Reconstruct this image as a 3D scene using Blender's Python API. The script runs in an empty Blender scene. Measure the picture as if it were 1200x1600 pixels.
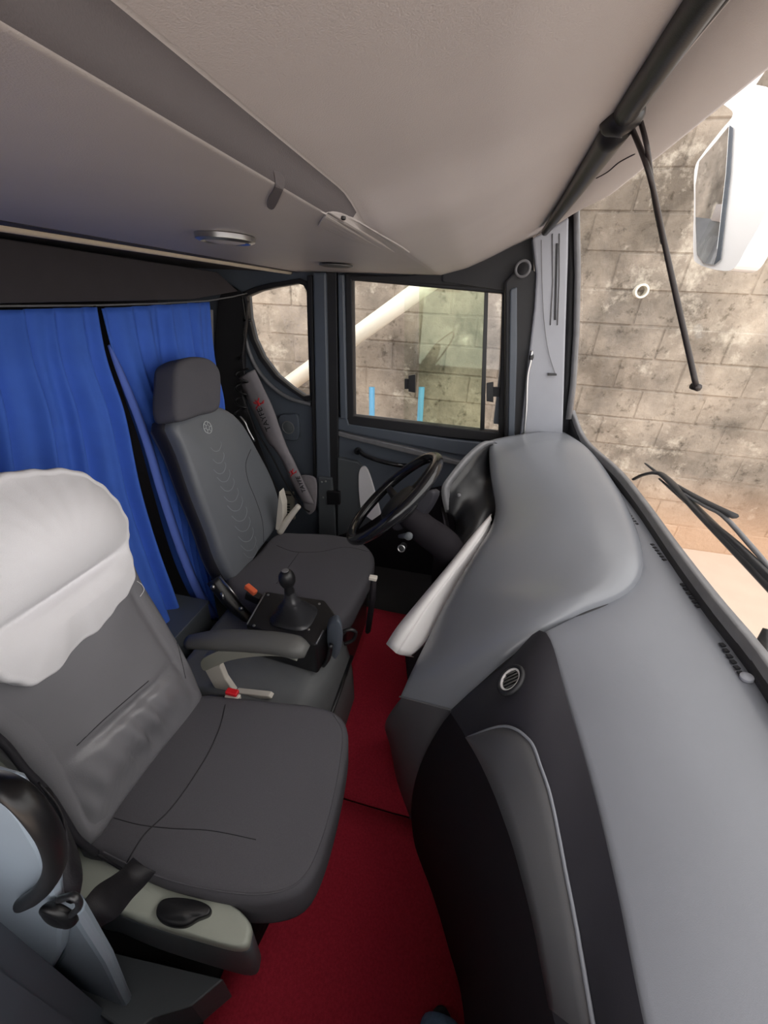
import bpy, bmesh, math, random
from mathutils import Vector as V, Matrix
from mathutils.bvhtree import BVHTree
from mathutils.geometry import tessellate_polygon
random.seed(7)
SC = bpy.context.scene
# ---------------------------------------------------------------- camera
CAM = V((0.0, 0.0, 1.55)); FPX = 605.0
_Y = V((750-600, 475-800, FPX)).normalized()
_h = V((math.cos(math.radians(3)), math.sin(math.radians(3)), 0))
_Z = -_Y.cross(_h); _Z.normalize()
if _Z.y > 0: _Z = -_Z
_X = _Y.cross(_Z)
cd = bpy.data.cameras.new('camera'); cam = bpy.data.objects.new('camera', cd)
SC.collection.objects.link(cam); SC.camera = cam
cd.sensor_fit = 'VERTICAL'; cd.sensor_height = 36; cd.lens = 36*FPX/1600; cd.clip_start = 0.01
# columns: camera right, up, back in world space
rt = V((_X.x, _Y.x, _Z.x)); dn = V((_X.y, _Y.y, _Z.y)); fw = V((_X.z, _Y.z, _Z.z))
m = Matrix((( rt.x, -dn.x, -fw.x, CAM.x), (rt.y, -dn.y, -fw.y, CAM.y), (rt.z, -dn.z, -fw.z, CAM.z), (0,0,0,1)))
cam.matrix_world = m
# ---------------------------------------------------------------- daylight
wd = bpy.data.worlds.new('overcast_sky'); SC.world = wd; wd.use_nodes = True
bg = wd.node_tree.nodes['Background']; bg.inputs[0].default_value = (1.0, 0.97, 0.95, 1); bg.inputs[1].default_value = 2.6
SC.view_settings.view_transform = 'Standard'; SC.view_settings.look = 'None'; SC.view_settings.gamma = 1
SC.view_settings.exposure = 0.22; SC.view_settings.use_curve_mapping = False

# ---------------------------------------------------------------- helpers
def ray(px, py): return rt*(px-600) + dn*(py-800) + fw*FPX
def at(px, py, **k):
    """point on the line of sight at a real-world x, y or z"""
    d = ray(px, py); ax, v = next(iter(k.items())); i = 'xyz'.index(ax)
    return CAM + d*((v-CAM[i])/d[i])
def onp(px, py, p0, n):
    d = ray(px, py); n = V(n); return CAM + d*((V(p0)-CAM).dot(n)/d.dot(n))
def mat(name, col, rough=.5, var=.06, scale=30, bump=.0, bscale=200, metal=0, spec=.5, coat=0):
    m = bpy.data.materials.new(name); m.use_nodes = True; nt = m.node_tree; N = nt.nodes; L = nt.links
    b = N['Principled BSDF']; b.inputs['Roughness'].default_value = rough; b.inputs['Metallic'].default_value = metal
    b.inputs['Specular IOR Level'].default_value = spec; b.inputs['Coat Weight'].default_value = coat
    tc = N.new('ShaderNodeNewGeometry'); nz = N.new('ShaderNodeTexNoise'); nz.inputs['Scale'].default_value = scale
    nz.inputs['Detail'].default_value = 6
    L.new(tc.outputs['Position'], nz.inputs['Vector'])
    mx = N.new('ShaderNodeMix'); mx.data_type = 'RGBA'
    mx.inputs[6].default_value = tuple(c*(1-var) for c in col)+(1,); mx.inputs[7].default_value = tuple(min(1, c*(1+var)) for c in col)+(1,)
    L.new(nz.outputs['Fac'], mx.inputs[0]); L.new(mx.outputs[2], b.inputs['Base Color'])
    if bump:
        n2 = N.new('ShaderNodeTexNoise'); n2.inputs['Scale'].default_value = bscale; L.new(tc.outputs['Position'], n2.inputs['Vector'])
        bp = N.new('ShaderNodeBump'); bp.inputs['Strength'].default_value = bump; bp.inputs['Distance'].default_value = .002
        L.new(n2.outputs['Fac'], bp.inputs['Height']); L.new(bp.outputs[0], b.inputs['Normal'])
    return m
def glass(name, tint, gl=.035):
    m = bpy.data.materials.new(name); m.use_nodes = True; nt = m.node_tree; N = nt.nodes; L = nt.links
    N.remove(N['Principled BSDF']); out = N['Material Output']
    t = N.new('ShaderNodeBsdfTransparent'); t.inputs[0].default_value = tint+(1,)
    g = N.new('ShaderNodeBsdfGlossy'); g.inputs['Roughness'].default_value = .02
    x = N.new('ShaderNodeMixShader'); x.inputs[0].default_value = gl; L.new(t.outputs[0], x.inputs[1]); L.new(g.outputs[0], x.inputs[2])
    L.new(x.outputs[0], out.inputs[0]); return m
M = dict(
 pad=mat('grained_grey_plastic', (.195,.205,.235), .36, .10, 6, .12, 900),
 hump=mat('smooth_grey_plastic', (.205,.215,.24), .27, .05, 5, .05, 900),
 face=mat('dark_slate_plastic', (.026,.025,.032), .55, .1, 12, .1, 900, spec=.35),
 strip=mat('mid_grey_plastic', (.085,.085,.092), .5, .08, 12, .1, 900),
 low=mat('black_purple_plastic', (.010,.008,.011), .75, .15, 20, .1, 700, spec=.2),
 black=mat('black_plastic', (.012,.012,.014), .38, .2, 20, .08, 500),
 gloss=mat('glossy_black_plastic', (.01,.01,.012), .15, .1, 20),
 rubber=mat('black_rubber', (.014,.014,.017), .6, .2, 30, .1, 400),
 silver=mat('silver_paint', (.78,.76,.76), .4, .04, 20),
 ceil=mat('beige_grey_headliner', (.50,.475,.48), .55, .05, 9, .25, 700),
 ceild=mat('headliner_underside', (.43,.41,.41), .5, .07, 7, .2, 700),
 step=mat('dark_ceiling_step', (.10,.092,.10), .7, .07, 9, .2, 700),  # darker tone for the ceiling step band
 console=mat('worn_grey_console', (.12,.125,.13), .6, .15, 14, .2, 500),
 handle=mat('black_handle_plastic', (.006,.006,.007), .35, .1, 20, spec=.3),
 boot=mat('satin_rubber', (.035,.035,.04), .33, .1, 40, spec=.7),
 trim=mat('cream_edge_trim', (.62,.53,.42), .45, .08, 60),
 bunk=mat('dark_bunk_panel', (.03,.026,.032), .7, .2, 14, .1, 300),
 wall=mat('blue_grey_panel', (.085,.10,.125), .45, .08, 12, .1, 700),
 jamb=mat('blue_grey_satin_panel', (.26,.31,.37), .3, .12, 7, .05, 700),
 pillar=mat('light_grey_pillar', (.30,.31,.35), .4, .06, 14, .05, 700),
 edge=mat('worn_grey_frame', (.16,.16,.17), .45, .3, 25),
 carpet=mat('red_carpet', (.50,.032,.058), .95, .35, 160, 1.0, 900, spec=.1),
 seat=mat('charcoal_fabric', (.108,.104,.118), .8, .14, 400, .5, 1400, spec=.25),
 leather=mat('grey_leatherette', (.20,.197,.215), .33, .08, 9, .15, 400),
 dseat=mat('slate_leatherette', (.145,.155,.175), .42, .08, 9, .15, 400),
 dside=mat('black_seat_side', (.016,.015,.02), .6, .1, 60, .2, 600),
 cover=mat('white_cotton', (.80,.79,.82), .9, .02, 8, .3, 900, spec=.1),
 curtain=mat('blue_curtain_cloth', (.055,.15,.62), .75, .12, 14, .3, 900, spec=.3),
 armg=mat('olive_grey_plastic', (.30,.30,.26), .45, .08, 12, .1, 500),
 armd=mat('dark_olive_grey_pad', (.10,.10,.098), .5, .08, 12, .1, 500),
 side=mat('pale_green_grey_plastic', (.36,.38,.33), .42, .06, 12, .05, 500),
 sidedark=mat('slate_plastic', (.09,.10,.11), .5, .06, 12, .05, 500),
 cream=mat('cream_plastic', (.62,.58,.52), .5, .05, 20),
 belt=mat('black_webbing', (.009,.008,.011), .55, .2, 300, .4, 900),
 sleeve=mat('grey_belt_sleeve', (.25,.23,.25), .8, .12, 50, .4, 600),
 red=mat('red_plastic', (.75,.02,.03), .3), orange=mat('orange_plastic', (.9,.17,.07), .35),
 redp=mat('red_print', (.6,.03,.04), .8), blackp=mat('black_print', (.02,.02,.025), .8), whitep=mat('pale_print', (.5,.52,.54), .7),
 chev=mat('chevron_print', (.24,.26,.285), .6),
 chrome=mat('dull_steel', (.5,.5,.5), .3, metal=1),
 white=mat('white_shell', (.85,.84,.85), .3, .02, 10), pipe=mat('cream_pvc_pipe', (.80,.76,.66), .35, .05, 10),
 bluep=mat('light_blue_pipe', (.12,.38,.62), .4), denim=mat('blue_denim', (.20,.36,.58), .85, .3, 90, .6, 500),
 brownrod=mat('dark_bronze_rod', (.035,.028,.028), .4, metal=.2),
 card=mat('grey_beige_plate', (.30,.28,.23), .7), floor2=mat('dark_rubber_mat', (.02,.018,.02), .8, .2, 40),
 glass=glass('clear_glass', (.97,.97,.96)), pglass=glass('pale_tint_glass', (.96,.98,.955), .01), gglass=glass('green_tint_glass', (.91,.95,.88), .012), mirror=mat('mirror_silver', (.75,.76,.78), .02, metal=1),
)
def link(o, parent=None):
    SC.collection.objects.link(o)
    if parent is not None: o.parent = parent
    return o
ALLM = []
def obj(name, vs, fs, m, parent=None, smooth=True, bevel=0, solid=0, sub=0, seg=3, auto=None):
    me = bpy.data.meshes.new(name); me.from_pydata([tuple(v) for v in vs], [], fs)
    bm = bmesh.new(); bm.from_mesh(me); bmesh.ops.remove_doubles(bm, verts=bm.verts, dist=1e-6)
    bmesh.ops.recalc_face_normals(bm, faces=bm.faces); bm.to_mesh(me); bm.free()
    me.materials.append(M[m] if isinstance(m, str) else m)
    if smooth:
        for p in me.polygons: p.use_smooth = True
    o = link(bpy.data.objects.new(name, me), parent)
    if solid:
        s = o.modifiers.new('solid', 'SOLIDIFY'); s.thickness = solid; s.offset = 0
    if bevel:
        b = o.modifiers.new('bevel', 'BEVEL'); b.width = bevel; b.segments = seg; b.limit_method = 'ANGLE'; b.angle_limit = math.radians(35)
        if smooth: b.harden_normals = True
    if sub:
        s = o.modifiers.new('sub', 'SUBSURF'); s.levels = sub; s.render_levels = sub
    return o
def thing(name, label, cat, group=None):
    o = link(bpy.data.objects.new(name, None)); o.empty_display_size = .1; return tag(o, label, cat, group)
def tag(o, label, cat, group=None):
    o['label'] = label; o['category'] = cat
    if group: o['group'] = group
    return o
def struct(o): o['kind'] = 'structure'; return o
def catmull(pts, n=6, closed=False):
    pts = [V(p) for p in pts]; N = len(pts); out = []
    rng = range(N) if closed else range(N-1)
    for i in rng:
        if closed: a, b, c, d = pts[i-1], pts[i], pts[(i+1) % N], pts[(i+2) % N]
        else: a, b, c, d = pts[max(i-1, 0)], pts[i], pts[i+1], pts[min(i+2, N-1)]
        for k in range(n):
            t = k/n; out.append(.5*((2*b)+(c-a)*t+(2*a-5*b+4*c-d)*t*t+(3*b-a-3*c+d)*t**3))
    if not closed: out.append(pts[-1])
    return out
def resample(pts, n):
    d = [0]
    for a, b in zip(pts, pts[1:]): d.append(d[-1]+(b-a).length)
    out = []; j = 0
    for i in range(n):
        s = d[-1]*i/(n-1)
        while j < len(d)-2 and d[j+1] < s: j += 1
        t = (s-d[j])/max(1e-9, d[j+1]-d[j]); out.append(pts[j].lerp(pts[j+1], min(1, t)))
    return out
def grid(rows):
    R, C = len(rows), len(rows[0]); vs = [p for r in rows for p in r]
    fs = [(i*C+j, i*C+j+1, (i+1)*C+j+1, (i+1)*C+j) for i in range(R-1) for j in range(C-1)]
    return vs, fs
def tube_g(pts, r, seg=10, flat=1.0, up=(0,0,1), cap=True):
    vs, fs = [], []; n = len(pts); prev = None
    for i, p in enumerate(pts):
        t = (pts[min(i+1, n-1)]-pts[max(i-1, 0)]).normalized()
        u = prev if prev is not None else V(up)
        u = (u - t*u.dot(t))
        if u.length < 1e-4: u = V((1, 0, 0))-t*t.x
        u.normalize(); prev = u; w = t.cross(u); rr = r[i] if isinstance(r, (list, tuple)) else r
        for k in range(seg):
            a = 2*math.pi*k/seg; vs.append(p+u*math.cos(a)*rr*flat+w*math.sin(a)*rr)
    for i in range(n-1):
        for k in range(seg):
            fs.append((i*seg+k, i*seg+(k+1) % seg, (i+1)*seg+(k+1) % seg, (i+1)*seg+k))
    if cap: fs += [tuple(range(seg)), tuple(range((n-1)*seg, n*seg))]
    return vs, fs
def tube(name, pts, r, m, parent=None, seg=10, flat=1.0, up=(0,0,1), sm=0):
    if sm: pts = catmull(pts, sm)
    if isinstance(r, (list, tuple)) and len(r) != len(pts):
        k = len(r)-1; r = [r[min(k, int(i/(len(pts)-1)*k))]*(1-(i/(len(pts)-1)*k) % 1)+r[min(k, int(i/(len(pts)-1)*k)+1)]*((i/(len(pts)-1)*k) % 1) for i in range(len(pts))]
    v, f = tube_g([V(p) for p in pts], r, seg, flat, up); return obj(name, v, f, m, parent, smooth=True)
def join(*gs):
    vs, fs = [], []
    for v, f in gs:
        o = len(vs); vs += list(v); fs += [tuple(i+o for i in x) for x in f]
    return vs, fs
def prism_g(pts, n, th, holes=()):
    """flat outline, th deep along n, with optional holes"""
    n = V(n).normalized()*th; loops = [list(pts)]+[list(h) for h in holes]
    flat = [p for l in loops for p in l]; N = len(flat)
    tris = tessellate_polygon(loops); vs = flat+[p+n for p in flat]
    fs = [tuple(t) for t in tris]+[tuple(i+N for i in reversed(t)) for t in tris]; o = 0
    for l in loops:
        k = len(l)
        for i in range(k): fs.append((o+i, o+(i+1) % k, o+(i+1) % k+N, o+i+N))
        o += k
    return vs, fs
def prism(name, pts, n, th, m, parent=None, holes=(), bevel=.004, smooth=False):
    v, f = prism_g(pts, n, th, holes); return obj(name, v, f, m, parent, smooth=False, bevel=bevel, seg=2)
def box_g(c, s, R=None):
    c = V(c); vs = []
    for x in (-.5, .5):
        for y in (-.5, .5):
            for z in (-.5, .5):
                p = V((x*s[0], y*s[1], z*s[2])); vs.append(c+(R @ p if R else p))
    return vs, [(0,1,3,2), (4,6,7,5), (0,4,5,1), (2,3,7,6), (0,2,6,4), (1,5,7,3)]
def box(name, c, s, m, parent=None, R=None, bevel=.005, seg=3):
    v, f = box_g(c, s, R); return obj(name, v, f, m, parent, smooth=False, bevel=bevel, seg=seg)
def disc_g(c, n, prof, seg=28, up=(0,0,1), sq=1.0):
    """lathe about n: prof = [(radius, height)...]"""
    n = V(n).normalized(); u = V(up)-n*V(up).dot(n)
    if u.length < 1e-3: u = V((1,0,0))-n*n.x
    u.normalize(); w = n.cross(u); c = V(c); vs = []; fs = []
    for r, h in prof:
        for k in range(seg):
            a = 2*math.pi*k/seg; vs.append(c+n*h+u*math.cos(a)*r+w*math.sin(a)*r*sq)
    for i in range(len(prof)-1):
        for k in range(seg): fs.append((i*seg+k, i*seg+(k+1) % seg, (i+1)*seg+(k+1) % seg, (i+1)*seg+k))
    fs += [tuple(range(seg)), tuple(range((len(prof)-1)*seg, len(prof)*seg))]; return vs, fs
def disc(name, c, n, prof, m, parent=None, **k):
    v, f = disc_g(c, n, prof, **k); o = obj(name, v, f, m, parent)
    b = o.modifiers.new('bevel', 'BEVEL'); b.width = .001; b.segments = 2; b.limit_method = 'ANGLE'; b.harden_normals = True
    return o
def ring_g(c, n, R, r, seg=48, s2=10, up=(0,0,1), a0=0, a1=2*math.pi):
    n = V(n).normalized(); u = V(up)-n*V(up).dot(n); u.normalize(); w = n.cross(u); c = V(c)
    full = abs(a1-a0-2*math.pi) < 1e-6; K = seg if full else seg+1; vs = []; fs = []
    for i in range(K):
        a = a0+(a1-a0)*i/seg; d = u*math.cos(a)+w*math.sin(a)
        for k in range(s2):
            b = 2*math.pi*k/s2; vs.append(c+d*(R+r*math.cos(b))+n*r*math.sin(b))
    for i in range(seg if full else seg):
        j = (i+1) % K
        for k in range(s2): fs.append((i*s2+k, i*s2+(k+1) % s2, j*s2+(k+1) % s2, j*s2+k))
    return vs, fs
def pad_g(out, n, th, r, crown, hf=None, rings=10, map=None):
    """stuffed cushion: planar outline, rounded rim, crowned face; n = direction of the face"""
    n = V(n).normalized(); c = sum(out, V())/len(out); K = len(out)
    prof = [(r*.7, -th), (r*.15, -th+r*.3), (0, -th+r)]
    for k in range(6):
        a = math.pi/2*k/5; prof.append((r*(1-math.cos(a)), -r+r*math.sin(a)))
    vs, fs = [], []
    for d, h in prof:
        for p in out:
            q = p-c; l = q.length; vs.append(c+q*(1-d/l)+n*h)
    for i in range(1, rings):
        f = 1-i/rings
        for p in out:
            q = p-c; l = q.length; pos = c+q*(1-r/l)*f
            vs.append(pos+n*(crown*(1-f*f)+(hf(f, pos) if hf else 0)))
    R = len(prof)+rings-1
    for i in range(R-1):
        for k in range(K): fs.append((i*K+k, i*K+(k+1) % K, (i+1)*K+(k+1) % K, (i+1)*K+k))
    vs.append(c+n*(crown+(hf(0, c) if hf else 0))); e = len(vs)-1
    for k in range(K): fs.append(((R-1)*K+k, (R-1)*K+(k+1) % K, e))
    fs.append(tuple(reversed(range(K)))); return vs, fs
def pad(name, out, n, th, r, crown, m, parent=None, hf=None, rings=10):
    v, f = pad_g(out, n, th, r, crown, hf, rings); return obj(name, v, f, m, parent)
def drape(px, g, off=.002, n=8):
    """lay a smooth line of sight-points on a built surface"""
    tree = BVHTree.FromPolygons([V(v) for v in g[0]], g[1]); out = []
    for p in catmull([V((a, b, 0)) for a, b in px], n):
        d = ray(p.x, p.y).normalized(); h = tree.ray_cast(CAM, d)
        if h[0] is None: continue
        nn = h[1] if h[1].dot(d) < 0 else -h[1]; out.append(h[0]+nn*off)
    return out
def seam(name, px, g, r, m, parent, off=.0, seg=6): 
    p = drape(px, g, off)
    return tube(name, p, r, m, parent, seg=seg) if len(p) > 1 else None

# ================================================================ SETTING
def sstep(a, b, x): t = max(0, min(1, (x-a)/(b-a))); return t*t*(3-2*t)
def poly(p, x):
    for (a, b), (c, d) in zip(p, p[1:]):
        if x <= c: return b+(d-b)*max(0, (x-a)/(c-a))
    return p[-1][1]
# ---- ground, block wall
def ground_mat():
    m = mat('sandy_ground', (.62, .50, .41), .95, .12, 4, .6, 60); return m
struct(box('ground', (1, 1.5, -.60), (26, 20, .1), ground_mat(), bevel=0))
def wall_mat(name, k=1.0):
    m = bpy.data.materials.new(name); m.use_nodes = True; nt = m.node_tree; N = nt.nodes; L = nt.links; b = N['Principled BSDF']
    b.inputs['Roughness'].default_value = .95; b.inputs['Specular IOR Level'].default_value = .1
    g = N.new('ShaderNodeNewGeometry')
    def noise(s, d=8, r=.6):
        n = N.new('ShaderNodeTexNoise'); n.inputs['Scale'].default_value = s; n.inputs['Detail'].default_value = d; n.inputs['Roughness'].default_value = r
        L.new(g.outputs['Position'], n.inputs['Vector']); return n
    def ramp(n, a, b_, ca, cb):
        r = N.new('ShaderNodeValToRGB'); r.color_ramp.elements[0].position = a; r.color_ramp.elements[1].position = b_
        r.color_ramp.elements[0].color = ca+(1,); r.color_ramp.elements[1].color = cb+(1,); L.new(n.outputs['Fac'], r.inputs[0]); return r
    base = ramp(noise(1.6), .35, .68, tuple(k*c for c in (.20, .175, .15)), tuple(k*c for c in (.56, .48, .40)))
    mold = ramp(noise(1.1, 9, .65), .44, .62, (1, 1, 1), (.50, .49, .48))
    spots = ramp(noise(14, 6, .7), .30, .44, (.45, .44, .42), (1, 1, 1))
    pale = ramp(noise(4, 9, .7), .56, .74, (0, 0, 0), (1, 1, 1))
    def mul(a, b2, mode='MULTIPLY', f=1.0):
        x = N.new('ShaderNodeMix'); x.data_type = 'RGBA'; x.blend_type = mode; x.inputs[0].default_value = f; L.new(a, x.inputs[6]); L.new(b2, x.inputs[7]); return x
    c1 = mul(base.outputs[0], mold.outputs[0]); c2 = mul(c1.outputs[2], spots.outputs[0])
    x = N.new('ShaderNodeMix'); x.data_type = 'RGBA'; L.new(pale.outputs[0], x.inputs[0]); L.new(c2.outputs[2], x.inputs[6]); x.inputs[7].default_value = (.68*k, .62*k, .53*k, 1)
    x2 = N.new('ShaderNodeMix'); x2.data_type = 'RGBA'; x2.inputs[7].default_value = (.62*k, .42*k, .29*k, 1)   # earth splash near the ground
    s = N.new('ShaderNodeSeparateXYZ'); L.new(g.outputs['Position'], s.inputs[0]); mr = N.new('ShaderNodeMapRange')
    mr.inputs[1].default_value = .25; mr.inputs[2].default_value = -.35; mr.inputs[3].default_value = 0; mr.inputs[4].default_value = .85
    L.new(s.outputs['Z'], mr.inputs[0]); L.new(mr.outputs[0], x2.inputs[0]); L.new(x.outputs[2], x2.inputs[6]); L.new(x2.outputs[2], b.inputs['Base Color'])
    bp = N.new('ShaderNodeBump'); bp.inputs['Strength'].default_value = .9; bp.inputs['Distance'].default_value = .02
    L.new(noise(22, 8, .7).outputs['Fac'], bp.inputs['Height']); L.new(bp.outputs[0], b.inputs['Normal']); return m
MB = wall_mat('weathered_block'); MM = wall_mat('weathered_mortar', 1.0)
WY = 3.9; bw, bh = .50, .25
wl = thing('wall_outside', 'weathered concrete block yard wall seen through the windows', 'wall'); struct(wl)
box('mortar', (-3, WY+.106, 1.6), (22, .2, 4.4), MM, wl, bevel=0)
for row in range(15):
    for cx in range(-7, 12):
        x = cx*bw+(bw/2 if row % 2 else 0); z = -.55+bh*(row+.5)
        if row == 0 and cx == -7:
            v, f = box_g((0, 0, 0), (bw-.009, .1, bh-.009)); b0 = obj('block', v, f, MB, wl, smooth=False); o = b0; blk = b0.data
            bmq = bmesh.new(); bmq.from_mesh(blk); bmesh.ops.bevel(bmq, geom=list(bmq.edges), offset=.008, segments=1, affect='EDGES'); bmq.to_mesh(blk); bmq.free()
        else:
            o = b0.copy(); SC.collection.objects.link(o); o.parent = wl
        o.location = (x, WY+.05+random.uniform(-.006, .006), z); o.rotation_euler = (random.uniform(-.006, .006), 0, random.uniform(-.006, .006))
# drain pipe stub in the wall
c = at(1000, 455, y=WY-.02)
t = disc('drain_pipe', c, (0, -1, 0), [(.045, -.04), (.05, 0), (.05, .05), (.036, .05), (.036, -.03)], 'pipe'); tag(t, 'cream round drain pipe end poking out of the block wall', 'pipe')
# sloping pvc pipe
a, b = at(405, 634, y=3.55), at(712, 412, y=3.62)
t = tube('downpipe', [a, a.lerp(b, .5), b], .072, 'pipe', seg=20); tag(t, 'thick cream plastic pipe sloping across the block wall', 'pipe')
for px, lb in ((583, 'light blue upright pipe at left of door window'), (661, 'light blue upright pipe seen through green sliding pane')):
    b = at(px-2, 605, y=3.62); a = V((b.x+.05, 3.6, -.55)); tt = tube('water_pipe', [a, a.lerp(b, .5), b], .027, 'bluep'); tag(tt, lb, 'pipe', 'light blue upright pipes by the wall')

d2 = thing('shade_door', 'unseen closed passenger door with open window, added behind the camera for shade', 'door'); struct(d2)  # unseen door, added to keep sky light off the lower cab
box('door_panel', (.05, -.24, .44), (1.36, .05, 1.02), 'wall', d2, bevel=.01)
box('shade_door_frame', (-.60, -.24, 1.35), (.08, .05, .82), 'wall', d2, bevel=.01)
box('shade_door_frame', (.05, -.24, 1.74), (1.36, .05, .10), 'wall', d2, bevel=.01)
struct(box('wall_front', (.70, .85, .42), (.04, 2.6, .96), 'wall', bevel=0))
struct(box('wall_door_return', (-.60, -.09, .85), (.05, .30, 1.7), 'wall', bevel=0))
# ---- cab floor and shell
fl = box('floor', (-.65, .85, -.03), (2.4, 2.6, .06), 'floor2', bevel=0); struct(fl)
cp = thing('carpet', 'deep red carpet runner covering the aisle floor', 'carpet')
def carpet_part(y0, y1):
    rows = []
    for i in range(13):
        y = y0+(y1-y0)*i/12; rows.append([V((-.40+.72*j/10, y, .012+.003*math.sin(9*y+j))) for j in range(11)])
    v, f = grid(rows); return obj('carpet_piece', v, f, 'carpet', cp, solid=.010)
carpet_part(-.20, .667); carpet_part(.674, 1.62)
# ceiling
FAR = [(-1.0, 1.645), (-.6, 1.652), (-.19, 1.655), (-.08, 1.685), (0, 1.72), (.10, 1.77), (.19, 1.81)]
NEAR = [(-1.0, 1.645), (-.6, 1.650), (-.228, 1.650), (-.214, 1.682), (-.1, 1.708), (0, 1.735), (.10, 1.775), (.19, 1.81)]
xs = [-.93+.02*i for i in range(34)]+[-.25+.0045*i for i in range(14)]+[-.18+.0175*i for i in range(22)]
rows = []
for i in range(90):
    y = -.7+2.86*i/89; w = sstep(.66, .84, y); rows.append([V((x, y, poly(FAR, x)*w+poly(NEAR, x)*(1-w))) for x in xs])
gc = grid(rows)
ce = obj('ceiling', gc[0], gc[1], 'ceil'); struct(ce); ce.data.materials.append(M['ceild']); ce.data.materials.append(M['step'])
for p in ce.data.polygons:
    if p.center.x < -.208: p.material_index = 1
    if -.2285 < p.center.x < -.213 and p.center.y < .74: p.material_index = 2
CG = gc
# front edge trim of the ceiling above the curtains
tz = [at(px, 355+(px-0)*.1571, z=1.642) for px in (-160, 0, 120, 245, 370, 490)]
tr = tube('trim_1', tz, .008, 'trim', seg=10, sm=4); struct(tr)
# pod flap and lamps on the ceiling
t = thing('ceiling_flap', 'small beige flap panel at the end of the ceiling step', 'panel')
fp = drape([(497, 350), (506, 336), (518, 329), (545, 336), (590, 362), (640, 393), (600, 389), (548, 373), (497, 350)], CG, .0, 3)[:-1]
prism('flap', fp, (0, 0, -1), .003, 'ceild', t, bevel=.0015); c = drape([(533, 338), (534, 338.5)], CG, .004, 1)[0]
disc('screw', c, (0, 0, -1), [(.004, -.002), (.004, .002), (.002, .003)], 'black', t)
rc = drape([(428, 266), (440, 271), (445, 284), (438, 303), (427, 324), (417, 320), (420, 306), (430, 288), (428, 266)], CG, .0, 4)[:-1]
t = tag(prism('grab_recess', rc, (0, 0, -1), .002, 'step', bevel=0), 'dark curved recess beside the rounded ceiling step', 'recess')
t = thing('dome_lamp', 'slim oval dome lamp set into the ceiling near curtains', 'lamp')
c = at(352, 371, z=1.648); disc('lamp_rim', c, (0, 0, -1), [(.060, -.004), (.060, .006), (.050, .010), (.046, .004), (.02, .006)], 'chrome', t)
disc('lens', c, (0, 0, -1), [(.040, 0), (.040, .008), (.02, .012)], 'ceild', t)
c = at(525, 414, z=1.648); t = disc('dome_lamp', c, (0, 0, -1), [(.06, 0), (.06, .004), (.045, .007)], 'armd'); tag(t, 'flat grey disc lamp in the ceiling above the door post', 'lamp')
# bunk recess and back walls
struct(box('wall_rear', (-1.75, .9, .9), (.04, 2.7, 1.9), 'bunk', bevel=0))
struct(box('ceiling_rear', (-1.33, .9, 1.66), (.86, 2.7, .03), 'bunk', bevel=0))
struct(prism('trim_2', [at(px, py, x=-1.16) for px, py in ((-200, 340), (340, 425), (372, 455), (300, 468), (-200, 478))], (-1, 0, 0), .03, 'bunk', bevel=.004))
struct(box('wall_passenger_side', (-1.06, .07, .85), (.95, .05, 1.7), 'wall', bevel=.0))
# driver side wall with the quarter window hole and the door window hole
quarter = [(386, 463), (405, 455), (430, 449), (466, 443), (474, 446), (479, 455), (481, 530), (484, 618), (474, 619), (455, 606), (432, 587), (410, 558), (397, 530), (389, 497)]
dwin = [(550, 438), (785, 459), (779, 676), (553, 650)]
outer = [V((-1.75, 2.1, -.05)), V((.62, 2.1, -.05)), V((.60, 2.1, 1.0)), V((.40, 2.1, 1.0)), V((.16, 2.1, 1.0)), V((.10, 2.1, 1.9)), V((-1.75, 2.1, 1.9))]
wd_ = prism('wall_driver_side', outer, (0, 1, 0), .05, 'wall', holes=[[at(x, y, y=2.1) for x, y in quarter], [at(x, y, y=2.1) for x, y in dwin]], bevel=0); struct(wd_)
def ringpoly(name, o_, i_, y, th, m, parent=None, bevel=.003):
    return prism(name, [at(a, b, y=y) for a, b in o_], (0, 1, 0), th, m, parent, holes=[[at(a, b, y=y) for a, b in i_]], bevel=bevel)
w3 = thing('window_3', 'small curved quarter window behind the driver seat', 'window'); struct(w3)
qo = [(x+(x-440)*.10-(3 if x < 440 else 0), y+(y-530)*.09) for x, y in quarter]
ringpoly('gasket', qo, quarter, 2.085, .03, 'rubber', w3)
v, f = prism_g([at(x, y, y=2.13) for x, y in qo], (0, 1, 0), .004); obj('pane', v, f, 'glass', w3, smooth=False)
tube('rim', [at(x, y, y=2.085) for x, y in ((381, 520), (390, 552), (404, 580), (425, 604), (452, 622), (486, 632))], .011, 'edge', w3, sm=5)
w2 = thing('window_2', 'sliding window of the driver door', 'window'); struct(w2)
ringpoly('window_frame', [(539, 426), (799, 446), (793, 692), (700, 684), (542, 664)], dwin, 2.06, .045, 'rubber', w2, .006)
v, f = prism_g([at(x, y, y=2.118) for x, y in ((548, 436), (788, 457), (782, 680), (550, 652))], (0, 1, 0), .003); obj('pane', v, f, 'glass', w2, smooth=False)
v, f = prism_g([at(x, y, y=2.103) for x, y in ((632, 440), (757, 452), (751, 676), (631, 660))], (0, 1, 0), .004); obj('sliding_pane', v, f, 'pglass', w2, smooth=False)['label'] = 'green tinted sliding pane'
v, f = prism_g([at(x, y, y=2.095) for x, y in ((655, 442), (757, 452), (751, 676), (654, 662))], (0, 1, 0), .004); obj('sliding_pane', v, f, 'gglass', w2, smooth=False)
prism('divider_bar', [at(x, y, y=2.09) for x, y in ((757, 455), (763, 456), (757, 674), (750, 673))], (0, 1, 0), .02, 'black', w2, bevel=.002)
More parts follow.
